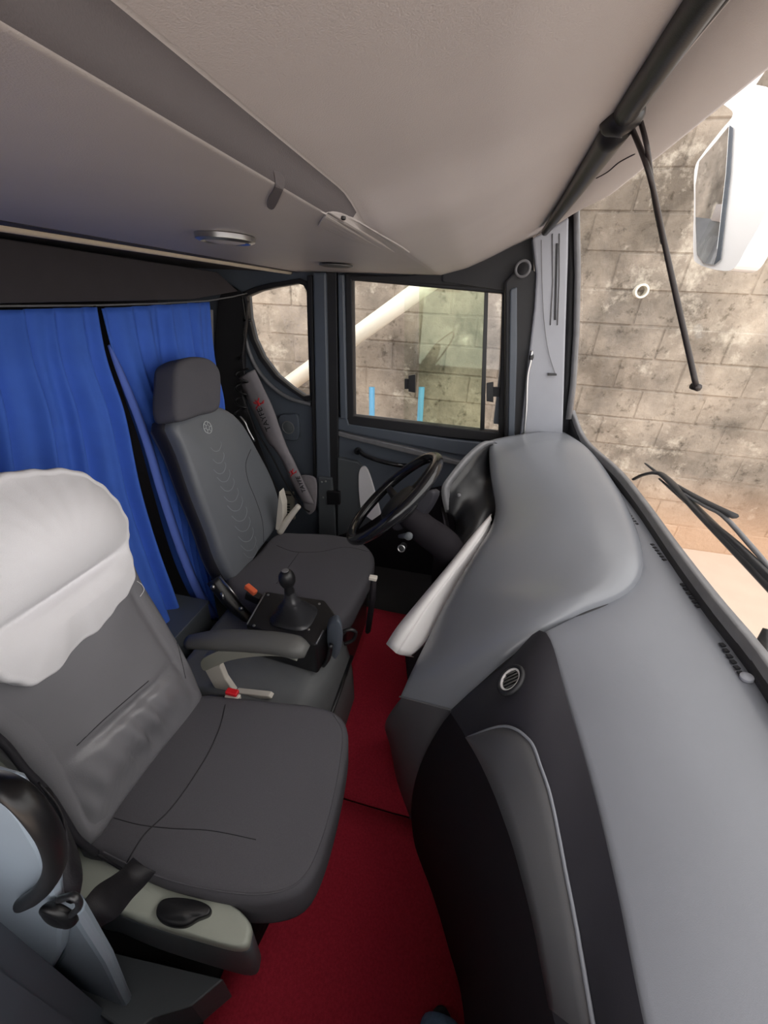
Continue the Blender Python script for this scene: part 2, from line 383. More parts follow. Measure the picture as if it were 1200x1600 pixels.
for (x0, y0, x1, y1), (u0, v0, u1, v1) in (((638, 585, 649, 614), (632, 592, 640, 608)), ((760, 597, 771, 629), (770, 605, 784, 620))):
    l = prism('latch', [at(a, b, y=2.075) for a, b in ((x0, y0+2), (x1, y0), (x1, y1), (x0, y1-2))], (0, 1, 0), .02, 'black', w2, bevel=.003)
    prism('latch_tab', [at(a, b, y=2.082) for a, b in ((u0, v0), (u1, v0), (u1, v1), (u0, v1))], (0, 1, 0), .015, 'rubber', l, bevel=.002)
# door
dr = thing('door_1', 'blue grey driver door panel', 'door'); struct(dr)
def yp(name, px, y, th, m, parent, bevel=.004, sm=0):
    pts = [V((a, b, 0)) for a, b in px]
    if sm: pts = catmull(pts, sm, True)
    return prism(name, [at(p.x, p.y, y=y) for p in pts], (0, 1, 0), th, m, parent, bevel=bevel)
yp('door_panel', [(528, 668), (700, 700), (800, 716), (800, 760), (800, 1000), (528, 1000)], 2.075, .03, 'wall', dr)
yp('sill_panel', [(528, 652), (541, 650), (545, 663), (700, 686), (790, 696), (795, 722), (700, 708), (528, 672)], 2.055, .05, 'wall', dr, .006)
yp('armrest_step', [(528, 674), (560, 682), (640, 700), (700, 716), (760, 732), (760, 737), (690, 722), (560, 690), (528, 681)], 2.05, .04, 'edge', dr, .006)
yp('pocket', [(527, 715), (558, 722), (572, 738), (585, 775), (600, 830), (600, 1000), (527, 1000)], 2.045, .04, 'sidedark', dr, .008)
yp('lower_panel', [(528, 838), (560, 828), (600, 800), (650, 770), (800, 740), (800, 1000), (528, 1000)], 2.03, .03, 'low', dr, .006)  # near-black sheet, paints in the shadow low on the door
yp('pocket_cap', [(560, 745), (563, 732), (570, 730), (577, 742), (587, 775), (596, 812), (585, 815), (566, 800), (561, 775)], 2.035, .02, 'cover', dr, .004, 3)['label'] = 'white oval pocket cap'
tube('door_handle', [at(x, y, y=yy) for x, y, yy in ((560, 704, 2.07), (562, 706, 2.03), (575, 714, 2.02), (600, 722, 2.015), (625, 727, 2.02), (634, 727, 2.06))], .0125, 'gloss', dr, sm=5)
disc('handle_boss', at(560, 704, y=2.06), (0, -1, 0), [(.02, 0), (.02, .02), (.012, .03)], 'black', dr)
# posts (uprights between quarter window and door, and beside the windscreen)
bp_ = thing('door_post', 'blue grey upright post between quarter window and driver door', 'post')
yp('post_body', [(488, 425), (509, 425), (515, 745), (521, 840), (497, 840), (494, 745)], 2.04, .05, 'wall', bp_, .01)
yp('post_seal', [(509, 425), (526, 425), (529, 660), (527, 850), (521, 850), (515, 745)], 2.055, .04, 'rubber', bp_, .006)
yp('post_seal', [(479, 430), (488, 430), (494, 745), (494, 800), (489, 745), (486, 620)], 2.06, .04, 'rubber', bp_, .006)
yp('door_edge', [(527, 428), (537, 428), (542, 655), (531, 655)], 2.045, .04, 'wall', bp_, .008)
yp('lower_bracket', [(497, 745), (517, 748), (522, 800), (524, 850), (498, 850)], 2.02, .03, 'sidedark', bp_, .006)
yp('striker', [(510, 768), (530, 770), (531, 789), (511, 789)], 2.0, .03, 'black', bp_, .004)
for px, py in ((503, 753), (509, 752), (505, 777)): disc('screw', at(px, py, y=2.02), (0, -1, 0), [(.006, 0), (.006, .004), (.003, .006)], 'chrome', bp_)
ap = thing('windscreen_post', 'light grey corner post beside windscreen with a narrow slot', 'post')
yp('post_body', [(838, 430), (832, 372), (862, 356), (889, 338), (888, 400), (884, 520), (879, 690), (812, 692), (822, 590), (835, 480)], 1.98, .05, 'pillar', ap, .008)
yp('slot', [(869, 380), (872, 380), (869, 500), (866, 500)], 1.975, .01, 'rubber', ap, .001)
for q in ([(863, 365), (864, 440), (860, 508)], [(874, 365), (874, 440), (871, 508)]):
    tube('slot_rim', [at(a, b, y=1.978) for a, b in q], .0025, 'edge', ap)
tube('wire', [at(a, b, y=1.972) for a, b in ((846, 375), (847, 440), (850, 500), (857, 550), (868, 585))], .0015, 'edge', ap, sm=4)
yp('wire_clip', [(856, 583), (870, 584), (870, 587), (856, 587)], 1.965, .01, 'black', ap, .001)
yp('black_column', [(789, 440), (815, 412), (838, 425), (843, 440), (838, 520), (825, 600), (812, 692), (789, 692)], 2.0, .05, 'rubber', ap, .008)
yp('grey_strip', [(797, 452), (808, 448), (808, 560), (804, 685), (794, 685)], 1.99, .03, 'wall', ap, .006)
yp('corner_cover', [(690, 424), (760, 404), (833, 362), (835, 440), (800, 455), (770, 452), (690, 440)], 2.04, .04, 'rubber', ap, .006)
yp('corner_cover', [(545, 430), (640, 430), (700, 420), (790, 380), (790, 452), (700, 446), (545, 436)], 2.05, .04, 'rubber', ap, .006)
c = at(817, 420, y=1.985); v, f = ring_g(c, (-.3, -1, 0), .028, .006); obj('round_vent', v, f, 'edge', ap); disc('vent_disc', c, (-.3, -1, 0), [(.026, -.005), (.026, .003), (.01, .005)], 'black', ap)
tube('grab_rod', [at(a, b, y=1.96) for a, b in ((831, 548), (829, 565), (824, 590), (822, 640), (818, 690))], .006, 'chrome', ap, sm=4)
disc('rod_boss', at(830, 558, y=1.97), (0, -1, 0), [(.016, 0), (.016, .012), (.01, .016)], 'black', ap, sq=.6)

# ================================================================ WINDSCREEN
PN = V((-.30, 0, 1)); P0 = V((.26, 0, .9))               # plane of the dash top
def dp(px, py, up=0): return onp(px, py, P0+V((0, 0, up)), PN)
Wline = [dp(*p) for p in ((878, 684), (906, 701), (941, 733), (975, 774), (1012, 820), (1052, 872), (1076, 896), (1110, 946), (1148, 1003), (1181, 1051), (1204, 1086), (1275, 1190))]
Gline = [at(893, 645, y=2.04)]+[dp(*p, .035) for p in ((912, 690), (962, 738), (1003, 790), (1052, 860), (1112, 940), (1172, 1013), (1215, 1075), (1290, 1190))]
Wl = resample(catmull(Wline, 6)+[V((.60, -.45, 1.0))], 60); Gl = resample(catmull(Gline, 6)+[V((.635, -.45, 1.045))], 60)
w1 = thing('window_1', 'large raked windscreen', 'window'); struct(w1)
top = resample([at(905, 325, y=2.04), V((.335, 1.6, 1.85)), V((.345, .8, 1.85)), V((.345, -.45, 1.85))], 60)
v, f = grid([[g.lerp(t_, k/6)+V((.03*math.sin(math.pi*k/6), 0, 0)) for g, t_ in zip(Gl, top)] for k in range(7)]); obj('pane', v, f, 'glass', w1, solid=.005)
rows = [[g+V((.0, 0, -.03)), g+V((-.006, -.004, .012)), g+V((.012, 0, .014)), g+V((.02, 0, -.03))] for g in Gl]; v, f = grid(rows); obj('lower_frame', v, f, 'edge', w1)
rows = [[w+V((-.004, 0, -.03)), w+V((.0, 0, .010)), w.lerp(g, .55)+V((0, 0, .002)), g+V((-.004, 0, .004)), g+V((0, 0, -.04))] for w, g in zip(Wl, Gl)]; v, f = grid(rows); obj('seal', v, f, 'rubber', w1)
gs = [(893, 650), (901, 560), (906, 450), (904, 330)]
v, f = grid([[at(a-9, b, y=2.0), at(a-2, b, y=1.99), at(a, b, y=2.02), at(a, b, y=2.10)] for a, b in ((893, 655), (900, 600), (905, 520), (907, 430), (905, 320))]); obj('side_frame', v, f, 'edge', w1, solid=.004)
v, f = grid([[at(a-22 if b > 400 else a-17, b, y=2.03), at(a-8, b, y=2.02), at(a-4, b, y=2.06)] for a, b in ((893, 690), (900, 600), (905, 520), (907, 430), (905, 320))]); obj('side_seal', v, f, 'rubber', w1, solid=.004)
# header above the windscreen
def barp(px, py, dz=0): return at(px, py, z=1.79+dz)
bar = [barp(860, 350), barp(893, 305), barp(930, 250), barp(975, 182), barp(1035, 95), barp(1100, 0), V((.15, -.45, 1.79))]
bl = resample(catmull(bar, 5), 50); tl = resample(top, 50)
hdr = []
for a, b in zip(bl, tl):
    a = V((a.x, b.y, a.z)); hdr.append([a+V((-.03, 0, .05)), a+V((.0, 0, .018)), a.lerp(b, .5)+V((0, 0, .0)), b+V((-.012, 0, -.002)), b+V((0, 0, .004)), b+V((0, 0, .06))])
gh = grid(hdr); struct(obj('wall_header', gh[0], gh[1], 'ceil'))
cr = seam('crack', [(992, 240), (968, 253), (950, 268), (932, 278)], gh, .0018, 'bunk', None); tag(cr, 'thin dark crack line in the beige windscreen header', 'crack') if cr else None
rs = thing('sunshade_roller', 'black roller sunshade bar running along the top of the windscreen', 'sunshade')
tube('roller', [barp(852, 362), barp(893, 305), barp(968, 192)], [.013, .018, .023], 'black', rs, seg=14, sm=6)
tube('roller', [barp(980, 172), barp(1035, 92), barp(1100, -5), V((.145, .25, 1.79)), V((.145, -.4, 1.79))], .0165, 'black', rs, seg=14, sm=6)
tube('rail', [barp(992, 178, .004), barp(1060, 84, .004), barp(1130, -5, .004), V((.175, .22, 1.795)), V((.175, -.4, 1.795))], .006, 'rubber', rs, seg=8, sm=6)
tube('bracket', [barp(950, 190), barp(978, 180), barp(1000, 182)], [.016, .024, .010], 'black', rs, seg=12, sm=4)
rd = rs
e = at(1088, 604, x=.38)
tube('hinged_rod', [barp(985, 195), at(1014, 270, x=.21), at(1036, 370, x=.27), at(1058, 470, x=.32), e], [.0035, .0035, .004, .0045, .0045], 'brownrod', rd, sm=5)
tube('hinged_rod', [barp(1000, 186), at(1012, 235, x=.2), at(1022, 310, x=.24), at(1036, 380, x=.275)], .0032, 'brownrod', rd, sm=5)
tube('tip', [at(1082, 603, x=.379), at(1092, 606, x=.383)], .006, 'brownrod', rd, seg=8)

# ================================================================ DASHBOARD
db = thing('dashboard', 'grey plastic dashboard with driver hump and long dark passenger fascia', 'dashboard')
Eraw = [onp(*p, (0, 0, .9), (0, 0, 1)) for p in ((850, 985), (888, 1100), (926, 1230), (966, 1400), (1006, 1600))]+[V((.272, -.05, .9)), V((.272, -.45, .9))]
El = resample(catmull(Eraw, 6), 40)
rows = []
for i in range(40):
    # top pad: from crease to windscreen line, then on under the driver hump
    e_ = El[i]; y = e_.y
    w = min(Wl, key=lambda q: abs(q.y-y)); w = V((w.x, y, w.z)); rows.append([e_+V((-.001, 0, -.012)), e_+V((.004, 0, -.002)), e_+V((.012, 0, .002))]+[e_.lerp(w, k/8)+V((0, 0, .006*math.sin(math.pi*k/8))) for k in range(1, 8)]+[w+V((-.003, 0, 0)), w+V((0, 0, -.03))])
rows.reverse()
Rh = [dp(884, 680), dp(925, 712), dp(965, 768), dp(990, 820), dp(1003, 862), dp(1003, 900), dp(975, 933), dp(900, 962), at(800, 1024, y=.712), at(706, 1109, y=.682)]
Rq = resample(catmull(Rh[:8], 8), 90)
r2 = []
for i in range(1, 22):
    y = .74+(2.04-.74)*i/21; w = min(Wl, key=lambda q: abs(q.y-y)); w = V((w.x, y, w.z)); xx = min(Rq, key=lambda q: abs(q.y-y)).x-.02; a = V((xx, y, .9+.3*(xx-.26)+.001)); r2.append([a+V((-.001, 0, -.012)), a+V((.004, 0, -.002)), a+V((.012, 0, .002))]+[a.lerp(w, k/8)+V((0, 0, .006*math.sin(math.pi*k/8))) for k in range(1, 8)]+[w+V((-.003, 0, 0)), w+V((0, 0, -.03))])
rows += r2; gp = grid(rows); obj('top_pad', gp[0], gp[1], 'pad', db)
# defroster slots
sl = [((884, 692), (903, 702)), ((922, 722), (937, 735)), ((952, 752), (970, 775)), ((987, 797), (1006, 822)), ((1028, 850), (1050, 878)), ((1077, 912), (1105, 952)), ((1140, 1005), (1174, 1058))]
for si, (a, b) in enumerate(sl):
    so = 2+11*si/6
    n_ = 6; vs_, fs_ = [], []
    for k in range(n_):
        f0, f1 = k/n_, (k+.55)/n_
        q0 = dp(a[0]-so+(b[0]-a[0])*f0, a[1]+(b[1]-a[1])*f0, .0055); q1 = dp(a[0]-so+(b[0]-a[0])*f1, a[1]+(b[1]-a[1])*f1, .0055)
        mid = (q0+q1)/2; d = (q1-q0); L_ = d.length; ang = math.atan2(d.y, d.x)
        g_ = box_g(mid, (L_, .009, .003), Matrix.Rotation(ang+.35, 3, 'Z')); o_ = len(vs_); vs_ += g_[0]; fs_ += [tuple(i+o_ for i in x) for x in g_[1]]
    obj('defroster_slots', vs_, fs_, 'rubber', db, smooth=False)
q = dp(1167, 1058, .006); disc('slot_plug', q, PN, [(.010, -.004), (.010, .002), (.006, .004)], 'pillar', db)
# passenger fascia
Lraw = [onp(*p, (.27, 0, 0), (1, .294, 0)) for p in ((704, 1114), (716, 1132), (729, 1154), (778, 1250), (816, 1370), (845, 1500), (867, 1600))]+[V((.255, .05, .75)), V((.262, -.45, .74))]
Uraw = [at(705, 1109, y=.68), at(745, 1072, y=.695), at(795, 1030, y=.715)]+Eraw
Ln = resample(catmull(Lraw, 6), 60); Un = resample(catmull(Uraw, 6), 60)
rows = [[u.lerp(l, k/12)+V((-.02, 0, .012))*math.sin(math.pi*k/12)*min(1, i/12) for k in range(13)] for i, (u, l) in enumerate(zip(Un, Ln))]
gf = grid(rows); obj('fascia', gf[0], gf[1], 'face', db)
Fraw = [at(612, 1165, z=0), at(618, 1215, z=0), at(628, 1260, z=0), at(650, 1330, z=0), at(676, 1400, z=0), at(700, 1480, z=0), at(728, 1600, z=0), V((.235, .05, 0)), V((.24, -.45, 0))]
Fn = resample(catmull([at(644, 1290, z=0)]+Fraw[3:], 6), 60)
rows = [[l.lerp(f_, k/14)+V((-.035, -.0, .0))*math.sin(math.pi*k/14)**.8 for k in range(15)] for l, f_ in zip(Ln, Fn)]
gl_ = grid(rows); obj('lower_panel', gl_[0], gl_[1], 'low', db)
# grey storage strip laid along the fascia
sL = [(731, 1156), (752, 1192), (778, 1250), (800, 1312), (818, 1376), (836, 1450), (850, 1520), (866, 1598), (872, 1635)]
sR = [(733, 1153), (790, 1136), (828, 1158), (846, 1200), (862, 1250), (882, 1345), (905, 1460), (930, 1598), (938, 1635)]
a_ = drape(sL, gf, .004, 6); b_ = drape(sR, gf, .004, 6); n_ = 70; a_ = resample(a_, n_)
b_ = resample(b_, n_)
rows = []
for i in range(n_):
    p, q = a_[i], b_[i]; rows.append([p+V((.004, 0, .0)), p, p.lerp(q, .25)+V((-.003, 0, .002)), p.lerp(q, .5)+V((-.004, 0, .003)), p.lerp(q, .75)+V((-.003, 0, .002)), q, q+V((.008, 0, -.006))])
v, f = grid(rows); obj('storage_strip', v, f, 'strip', db)['label'] = 'lighter grey storage strip'
seam('strip_lip', sR, gf, .003, 'pad', db, .003)
# air vent
vt = drape([(800, 1064), (800.5, 1064)], gf, .0, 1)[0]
tr_ = BVHTree.FromPolygons([V(x) for x in gf[0]], gf[1]); h = tr_.ray_cast(CAM, ray(800, 1064).normalized()); vn = h[1] if h[1].dot(ray(800, 1064)) < 0 else -h[1]
v, f = ring_g(vt+vn*.004, vn, .0315, .0055, up=(0, 0, 1)); av = obj('vent_ring', v, f, 'rubber', db)
v, f = ring_g(vt+vn*.004, vn, .0255, .0034); obj('vent_ring', v, f, 'silver', db)
disc('vent_cup', vt, vn, [(.024, -.004), (.024, .001), (.006, .0015)], 'rubber', db)
_u = (V((0, 0, 1))-vn*vn.z).normalized(); _w = vn.cross(_u)
for k in range(-2, 3):
    hh = math.sqrt(.0225**2-(.0085*k)**2)*.95; c0 = vt+vn*.005+_w*.0085*k+_u*.002; tube('louvre', [c0-_u*hh, c0, c0+_u*hh], .0017, 'armd', db, seg=6)
# driver hump
Lh = [at(x, y, y=d) for x, y, d in ((766, 688, 1.80), (765, 712, 1.70), (768, 745, 1.55), (775, 790, 1.38), (768, 822, 1.27), (742, 865, 1.14), (700, 935, 1.0), (666, 1003, .89), (643, 1050, .80), (626, 1088, .76))]
Rh = Rh
n_ = 64; La = resample(catmull(Lh, 8), n_); Ra = resample(catmull(Rh, 8), n_)
rows = []
for i in range(n_):
    l, r = La[i], Ra[i]; s = i/(n_-1); bul = .050*math.sin(math.pi*min(1, .25+s*.75))**.7*min(1, s*6+.25); lip = .026*min(1, (1-s)*5); row = [l+V((.03, .03, -.10)), l+V((.004, .012, -.03)), l+V((-.001, .002, -.006))]
    for k in range(25):
        t_ = 1-(1-k/24)**1.5; up = V((-.25, -.30, .9)).normalized(); row.append(l.lerp(r, t_)+up*bul*math.sin(math.pi*t_)**.62+V((0, 0, 1))*lip*min(1, t_*1.3)*math.sqrt(max(0, 1-max(0, (t_-.86)/.14)**2)))
    row.append(r+V((.002, -.002, -.012))); rows.append(row)
# rounded far end
first = rows[0]; rows.insert(0, [p+V((0, .02, -.03)) for p in first]); rows.insert(0, [p+V((0, .03, -.14)) for p in first])
gh2 = grid(rows); obj('driver_hump', gh2[0], gh2[1], 'hump', db)
# base of hump below the seam
top_r = rows[-1][2:]; n_ = len(top_r)
Fb = resample(catmull([at(608, 1150, z=0), at(612, 1180, z=0), at(620, 1225, z=0), at(644, 1292, z=0)], 5), n_)
rows = [[a.lerp(b, k/12)+V((-.03, -.02, 0))*math.sin(math.pi*k/12)+V((.003, 0, -.004)) for a, b in zip(top_r, Fb)] for k in range(13)]
g_ = grid(rows); obj('hump_base', g_[0], g_[1], 'strip', db)
tube('seam', [p+V((-.002, -.002, .001)) for p in top_r], .0022, 'edge', db, seg=6)
tube('seam', resample([p+V((.002, -.001, -.002)) for p in Ra[-24:]], 30), .0025, 'rubber', db, seg=6)
tube('seam', [p+V((.004, -.002, .0)) for p in Ra[6:-24]], .0035, 'rubber', db, seg=6)
# silver two-tone side trim
st = [(768, 803), (742, 832), (700, 884), (655, 938), (622, 978), (604, 1006)]; mt_ = [(768, 812), (748, 842), (708, 893), (668, 945), (638, 990), (619, 1020)]; rt_ = [(769, 824), (757, 860), (720, 915), (688, 962), (664, 1002), (641, 1024)]
ds = [1.34, 1.22, 1.10, .99, .91, .87]
def trk(px, dd=0): return resample(catmull([at(x, y, y=d+dd) for (x, y), d in zip(px, ds)], 6), 30)
A, B, C_ = trk(st, .04), trk(mt_), trk(rt_, .01)
v, f = grid([[a+V((0, .02, -.02)), a, a.lerp(b, .5)+V((-.003, -.003, .004)), b+V((0, 0, 0)), b+V((0, .01, -.01))] for a, b in zip(A, B)]); obj('silver_trim', v, f, 'silver', db, solid=.003)['label'] = 'light silver trim band'
v, f = grid([[b+V((.0, .01, -.01)), b+V((.001, .0, -.001))]+[b.lerp(c, k/5)+V((-.006, -.006, .002))*math.sin(math.pi*k/5) for k in range(1, 6)]+[c+V((.01, .02, -.01))] for b, c in zip(B, C_)]); obj('silver_trim', v, f, 'silver', db, solid=.003)
A1 = [A[-1], A[-1].lerp(B[-1], .5), B[-1], B[-1].lerp(C_[-1], .5), C_[-1]]
v, f = grid([A1, [p+V((.01, .04, -.05)) for p in A1]]); obj('trim_end', v, f, 'silver', db, solid=.003)
# black body below the instruments
rows = [[a+V((.01, .02, -.01)), a+V((.05, .10, -.10)), a+V((.08, .10, -.30)), V((.12+.04, a.y+.2, .02))] for a in A]; v, f = grid(rows); obj('kick_panel', v, f, 'low', db, solid=.004)
# instrument cluster hood
ho = [at(x, y, y=d) for x, y, d in ((696, 800, 1.42), (690, 765, 1.40), (703, 742, 1.45), (728, 712, 1.56), (752, 692, 1.66), (768, 689, 1.72))]
hi = [at(x, y, y=d) for x, y, d in ((697, 800, 1.43), (697, 764, 1.43), (709, 744, 1.49), (733, 716, 1.60), (757, 697, 1.70), (770, 694, 1.76))]
ho, hi = resample(catmull(ho, 6), 30), resample(catmull(hi, 6), 30)
v, f = grid([[o_+V((.03, .04, -.02)), o_, i_, i_+V((.02, .10, -.03))] for o_, i_ in zip(ho, hi)]); obj('cluster_hood', v, f, 'edge', db, solid=.004)
Q = resample(catmull([at(x, y, y=d) for x, y, d in ((700, 884, 1.16), (742, 832, 1.27), (768, 803, 1.39), (776, 788, 1.43), (770, 745, 1.60), (769, 705, 1.78))], 6), 30)
v, f = grid([[i_.lerp(q_, k/6)+V((.03, .12, -.02))*math.sin(math.pi*k/6) for k in range(7)] for i_, q_ in zip(hi, Q)]); obj('cluster_face', v, f, 'black', db, solid=.004)
kp = [at(x, y, y=d) for x, y, d in ((690, 792, 1.45), (698, 890, 1.17), (652, 942, 1.06), (606, 1006, .96))]; v, f = grid([[p, p+V((.02, .25, -.15)), V((p.x+.06, p.y+.35, .02))] for p in catmull(kp, 5)]); obj('under_panel', v, f, 'low', db, solid=.004)
for px, py in ((718, 774),): disc('switch', at(px, py, y=1.47), (-.6, -.7, .3), [(.008, 0), (.008, .01), (.004, .013)], 'edge', db)

# ================================================================ STEERING
sw = thing('steering_wheel', 'black steering wheel tilted toward the driver seat', 'steering wheel')
wc = at(614, 777, y=1.22); ta, tb = math.radians(46), math.radians(-2)
wn = V((-math.sin(ta), math.sin(tb), math.cos(ta))).normalized()
v, f = ring_g(wc, wn, .205, .0195, seg=72, s2=14); obj('rim', v, f, 'gloss', sw)
wu = (V((0, 0, 1))-wn*wn.z).normalized(); wv = wn.cross(wu)
disc('hub', wc-wn*.035, wn, [(.04, -.05), (.075, -.03), (.085, .0), (.075, .018), (.03, .026)], 'black', sw, seg=36)
for a in (20, 160, 250, 290):
    d = wu*math.cos(math.radians(a+90))+wv*math.sin(math.radians(a+90))
    tube('spoke', [wc-wn*.03+d*.05, wc-wn*.022+d*.12, wc-wn*.004+d*.2], [.022, .017, .013], 'black', sw, seg=10, flat=.5, up=wn, sm=4)
sc_ = db
c0 = wc-wn*.06
tube('shroud', [c0, c0-wn*.10, c0-wn*.22+V((.02, 0, 0)), V((.02, 1.44, .45)), V((.05, 1.5, .1))], [.045, .055, .06, .06, .07], 'low', sc_, seg=24, sm=5)
v, f = pad_g(resample(catmull([at(x, y, y=1.21) for x, y in ((655, 775), (675, 765), (677, 778), (655, 812), (620, 830), (612, 815))], 5, True), 30), (-.3, -.9, .3), .06, .01, .004); obj('stalk_cover', v, f, 'face', sc_)
tube('stalk', [at(625, 838, y=1.2), at(640, 837, y=1.13)], [.008, .012], 'edge', sc_, seg=12)
disc('stalk_end', at(639, 837, y=1.13), (-.1, -1, .3), [(.013, 0), (.015, .008), (.012, .016), (.004, .019)], 'sidedark', sc_)
v, f = ring_g(at(627, 857, y=1.15), (-.1, -1, .3), .012, .0025, seg=24); obj('ignition_ring', v, f, 'chrome', sc_)
disc('ignition_lock', at(627, 857, y=1.155), (-.1, -1, .3), [(.013, -.04), (.013, .002), (.004, .003)], 'black', sc_)

# ================================================================ SEATS
def chevrons(g, parent, pts):
    for x, y, s in pts:
        seam('chevron', [(x-13*s, y+2*s), (x-4*s, y+10*s), (x+6*s, y+8*s), (x+11*s, y-4*s), (x+9*s, y-12*s)], g, .0018, 'chev', parent, -.0006, 5)
# driver seat
ds_ = thing('driver_seat', 'dark driver seat with slate leatherette back and wheel emblem', 'seat')
bn = V((.972, 0, .235)); bp0 = (-.835, 0, .5)
def pl(pts, p0, n, sm=5, k=64): 
    q = catmull([onp(x, y, p0, n) for x, y in pts], sm, True); q.append(q[0]); return resample(q, k+1)[:-1]
cz = .505
co = pl([(352, 900), (395, 868), (430, 832), (470, 830), (520, 832), (562, 842), (584, 862), (583, 885), (566, 920), (545, 955), (520, 968), (470, 960), (410, 940), (370, 925)], (0, 0, cz), (0, 0, 1))
gdc = pad_g(co, (0, 0, 1), .12, .035, .012); dcu = obj('cushion', gdc[0], gdc[1], 'seat', ds_)
bo = pl([(372, 912), (352, 880), (335, 830), (312, 770), (292, 712), (276, 676), (272, 660), (300, 646), (330, 634), (352, 636), (378, 656), (404, 700), (428, 748), (440, 792), (433, 826), (405, 866), (386, 898)], bp0, bn)
def dhf(f, p): return .0
gdb = pad_g(bo, bn, .12, .03, .022); dba = obj('backrest', gdb[0], gdb[1], 'dseat', ds_)
v, f = pad_g([p-bn*.035 for p in bo], bn, .07, .03, 0); c_ = sum(bo, V())/len(bo); v = [c_+(q-c_)*1.025 for q in v]; obj('backrest_side', v, f, 'dside', ds_)
ho_ = pl([(276, 600), (278, 572), (288, 561), (308, 556), (332, 561), (346, 580), (348, 615), (344, 640), (318, 648), (286, 658), (277, 648), (275, 625)], (-.955, 0, 1.15), bn)
gdh = pad_g(ho_, bn, .11, .022, .012); dhe = obj('headrest', gdh[0], gdh[1], 'seat', ds_)
hp = sum(ho_, V())/len(ho_)-bn*.05
for s in (-.05, .05): tube('post', [hp+V((0, s, -.03)), hp+V((.03, s, -.22))], .007, 'chrome', dhe)
# emblem: small wheel outline
ec = drape([(324, 668), (324.5, 668)], gdb, .0012, 1)[0]; e1 = V((0, 1, 0)); e2 = bn.cross(e1).normalized()
if e2.z < 0: e2 = -e2
em = ring_g(ec, bn, .023, .0018, seg=36, s2=6); hexp = [ec+e1*math.cos(math.radians(a))*.0105+e2*math.sin(math.radians(a))*.0105 for a in range(0, 361, 60)]
gg = [em, tube_g(hexp, .0015, 6)]
for a in range(0, 360, 60):
    d = e1*math.cos(math.radians(a))+e2*math.sin(math.radians(a)); gg.append(tube_g([ec+d*.0105, ec+d*.022], .0014, 6))
v, f = join(*gg); obj('emblem', v, f, 'whitep', dba)
chevrons(gdb, dba, [(338, 698, .7), (342, 716, .75), (344, 732, .8), (350, 744, .85), (356, 758, .9), (362, 774, .95), (368, 788, 1), (375, 804, 1), (380, 820, 1), (385, 836, 1), (389, 850, 1), (392, 862, .9)])
seam('back_seam', [(392, 702), (384, 725), (388, 752), (400, 782), (410, 815), (412, 850)], gdb, .0016, 'dside', dba, .0)
seam('seat_seam', [(432, 852), (460, 862), (500, 862), (540, 855), (576, 862)], gdc, .0012, 'dside', dcu, .0)
seam('seat_seam', [(468, 862), (455, 880), (432, 912)], gdc, .0012, 'dside', dcu, .0)
v, f = box_g((-.57, 1.27, .22), (.46, .40, .34)); obj('pedestal', v, f, 'black', ds_, smooth=False, bevel=.03)
tube('recliner_frame', [at(334, 905, y=1.06), at(360, 940, y=1.04), at(392, 970, y=1.02)], [.03, .028, .02], 'black', ds_, sm=4)
for px, py in ((333, 917), (377, 951)): disc('bolt', at(px, py, y=1.01), (.2, -1, .2), [(.009, 0), (.009, .006), (.004, .009)], 'chrome', ds_)
tube('adjuster_rod', [at(343, 902, y=1.02), at(358, 918, y=1.0), at(373, 936, y=.99)], [.0045, .0035, .002], 'chrome', ds_, seg=8)
tube('adjuster_rod', [at(346, 926, y=1.01), at(350, 936, y=1.0)], [.006, .004], 'chrome', ds_, seg=8)
tube('armrest', [at(437, 832, y=1.50), at(450, 812, y=1.51), at(467, 790, y=1.53)], [.017, .016, .013], 'cream', ds_, sm=4)['label'] = 'cream armrest end'
v, f = prism_g([at(x, y, y=1.49) for x, y in ((436, 768), (442, 790), (442, 810), (436, 830), (430, 828))], (0, 1, 0), .05); obj('backrest_shell', v, f, 'cream', ds_, smooth=False, bevel=.004)
b_ = box('buckle', at(392, 921, y=1.03), (.05, .022, .02), 'orange', ds_, Matrix.Rotation(.35, 3, 'Y') @ Matrix.Rotation(-.3, 3, 'Z'), bevel=.004)
b_['label'] = 'orange buckle button'
box('buckle_body', at(396, 932, y=1.035), (.06, .03, .04), 'black', ds_, Matrix.Rotation(.35, 3, 'Y'), bevel=.006)
tube('seat_lever', [at(575, 985, y=1.05), at(582, 935, y=1.05), at(584, 906, y=1.05)], [.018, .02, .017], 'low', ds_, seg=10, flat=.6)
box('lever_tip', at(583, 903, y=1.05), (.028, .02, .014), 'cream', ds_, bevel=.003)

# passenger seat
ps = thing('passenger_seat', 'large charcoal passenger seat with wrinkled grey leatherette back', 'seat')
pn = V((.970, 0, .243)); pp0 = (-.645, 0, .46)
pc = pl([(118, 1318), (170, 1240), (232, 1156), (292, 1086), (360, 1084), (430, 1091), (490, 1098), (530, 1112), (544, 1140), (540, 1190), (524, 1265), (505, 1330), (484, 1375), (455, 1398), (405, 1408), (345, 1402), (270, 1384), (205, 1358), (165, 1338)], (0, 0, .47), (0, 0, 1), k=96)
gpc = pad_g(pc, (0, 0, 1), .15, .03, .008, rings=12); pcu = obj('cushion', gpc[0], gpc[1], 'seat', ps)
seam('seat_seam', [(352, 1101), (342, 1140), (318, 1190), (270, 1260), (225, 1305), (196, 1352)], gpc, .0016, 'dside', pcu, .0)
seam('seat_seam', [(178, 1278), (215, 1288), (262, 1294), (330, 1298), (400, 1312)], gpc, .0009, 'dside', pcu, .0)
seam('piping', [(160, 1330), (205, 1352), (270, 1376), (345, 1392), (405, 1397), (450, 1388), (478, 1366), (498, 1326), (516, 1268), (531, 1195), (535, 1145), (522, 1118)], gpc, .002, 'seat', pcu, .0005)
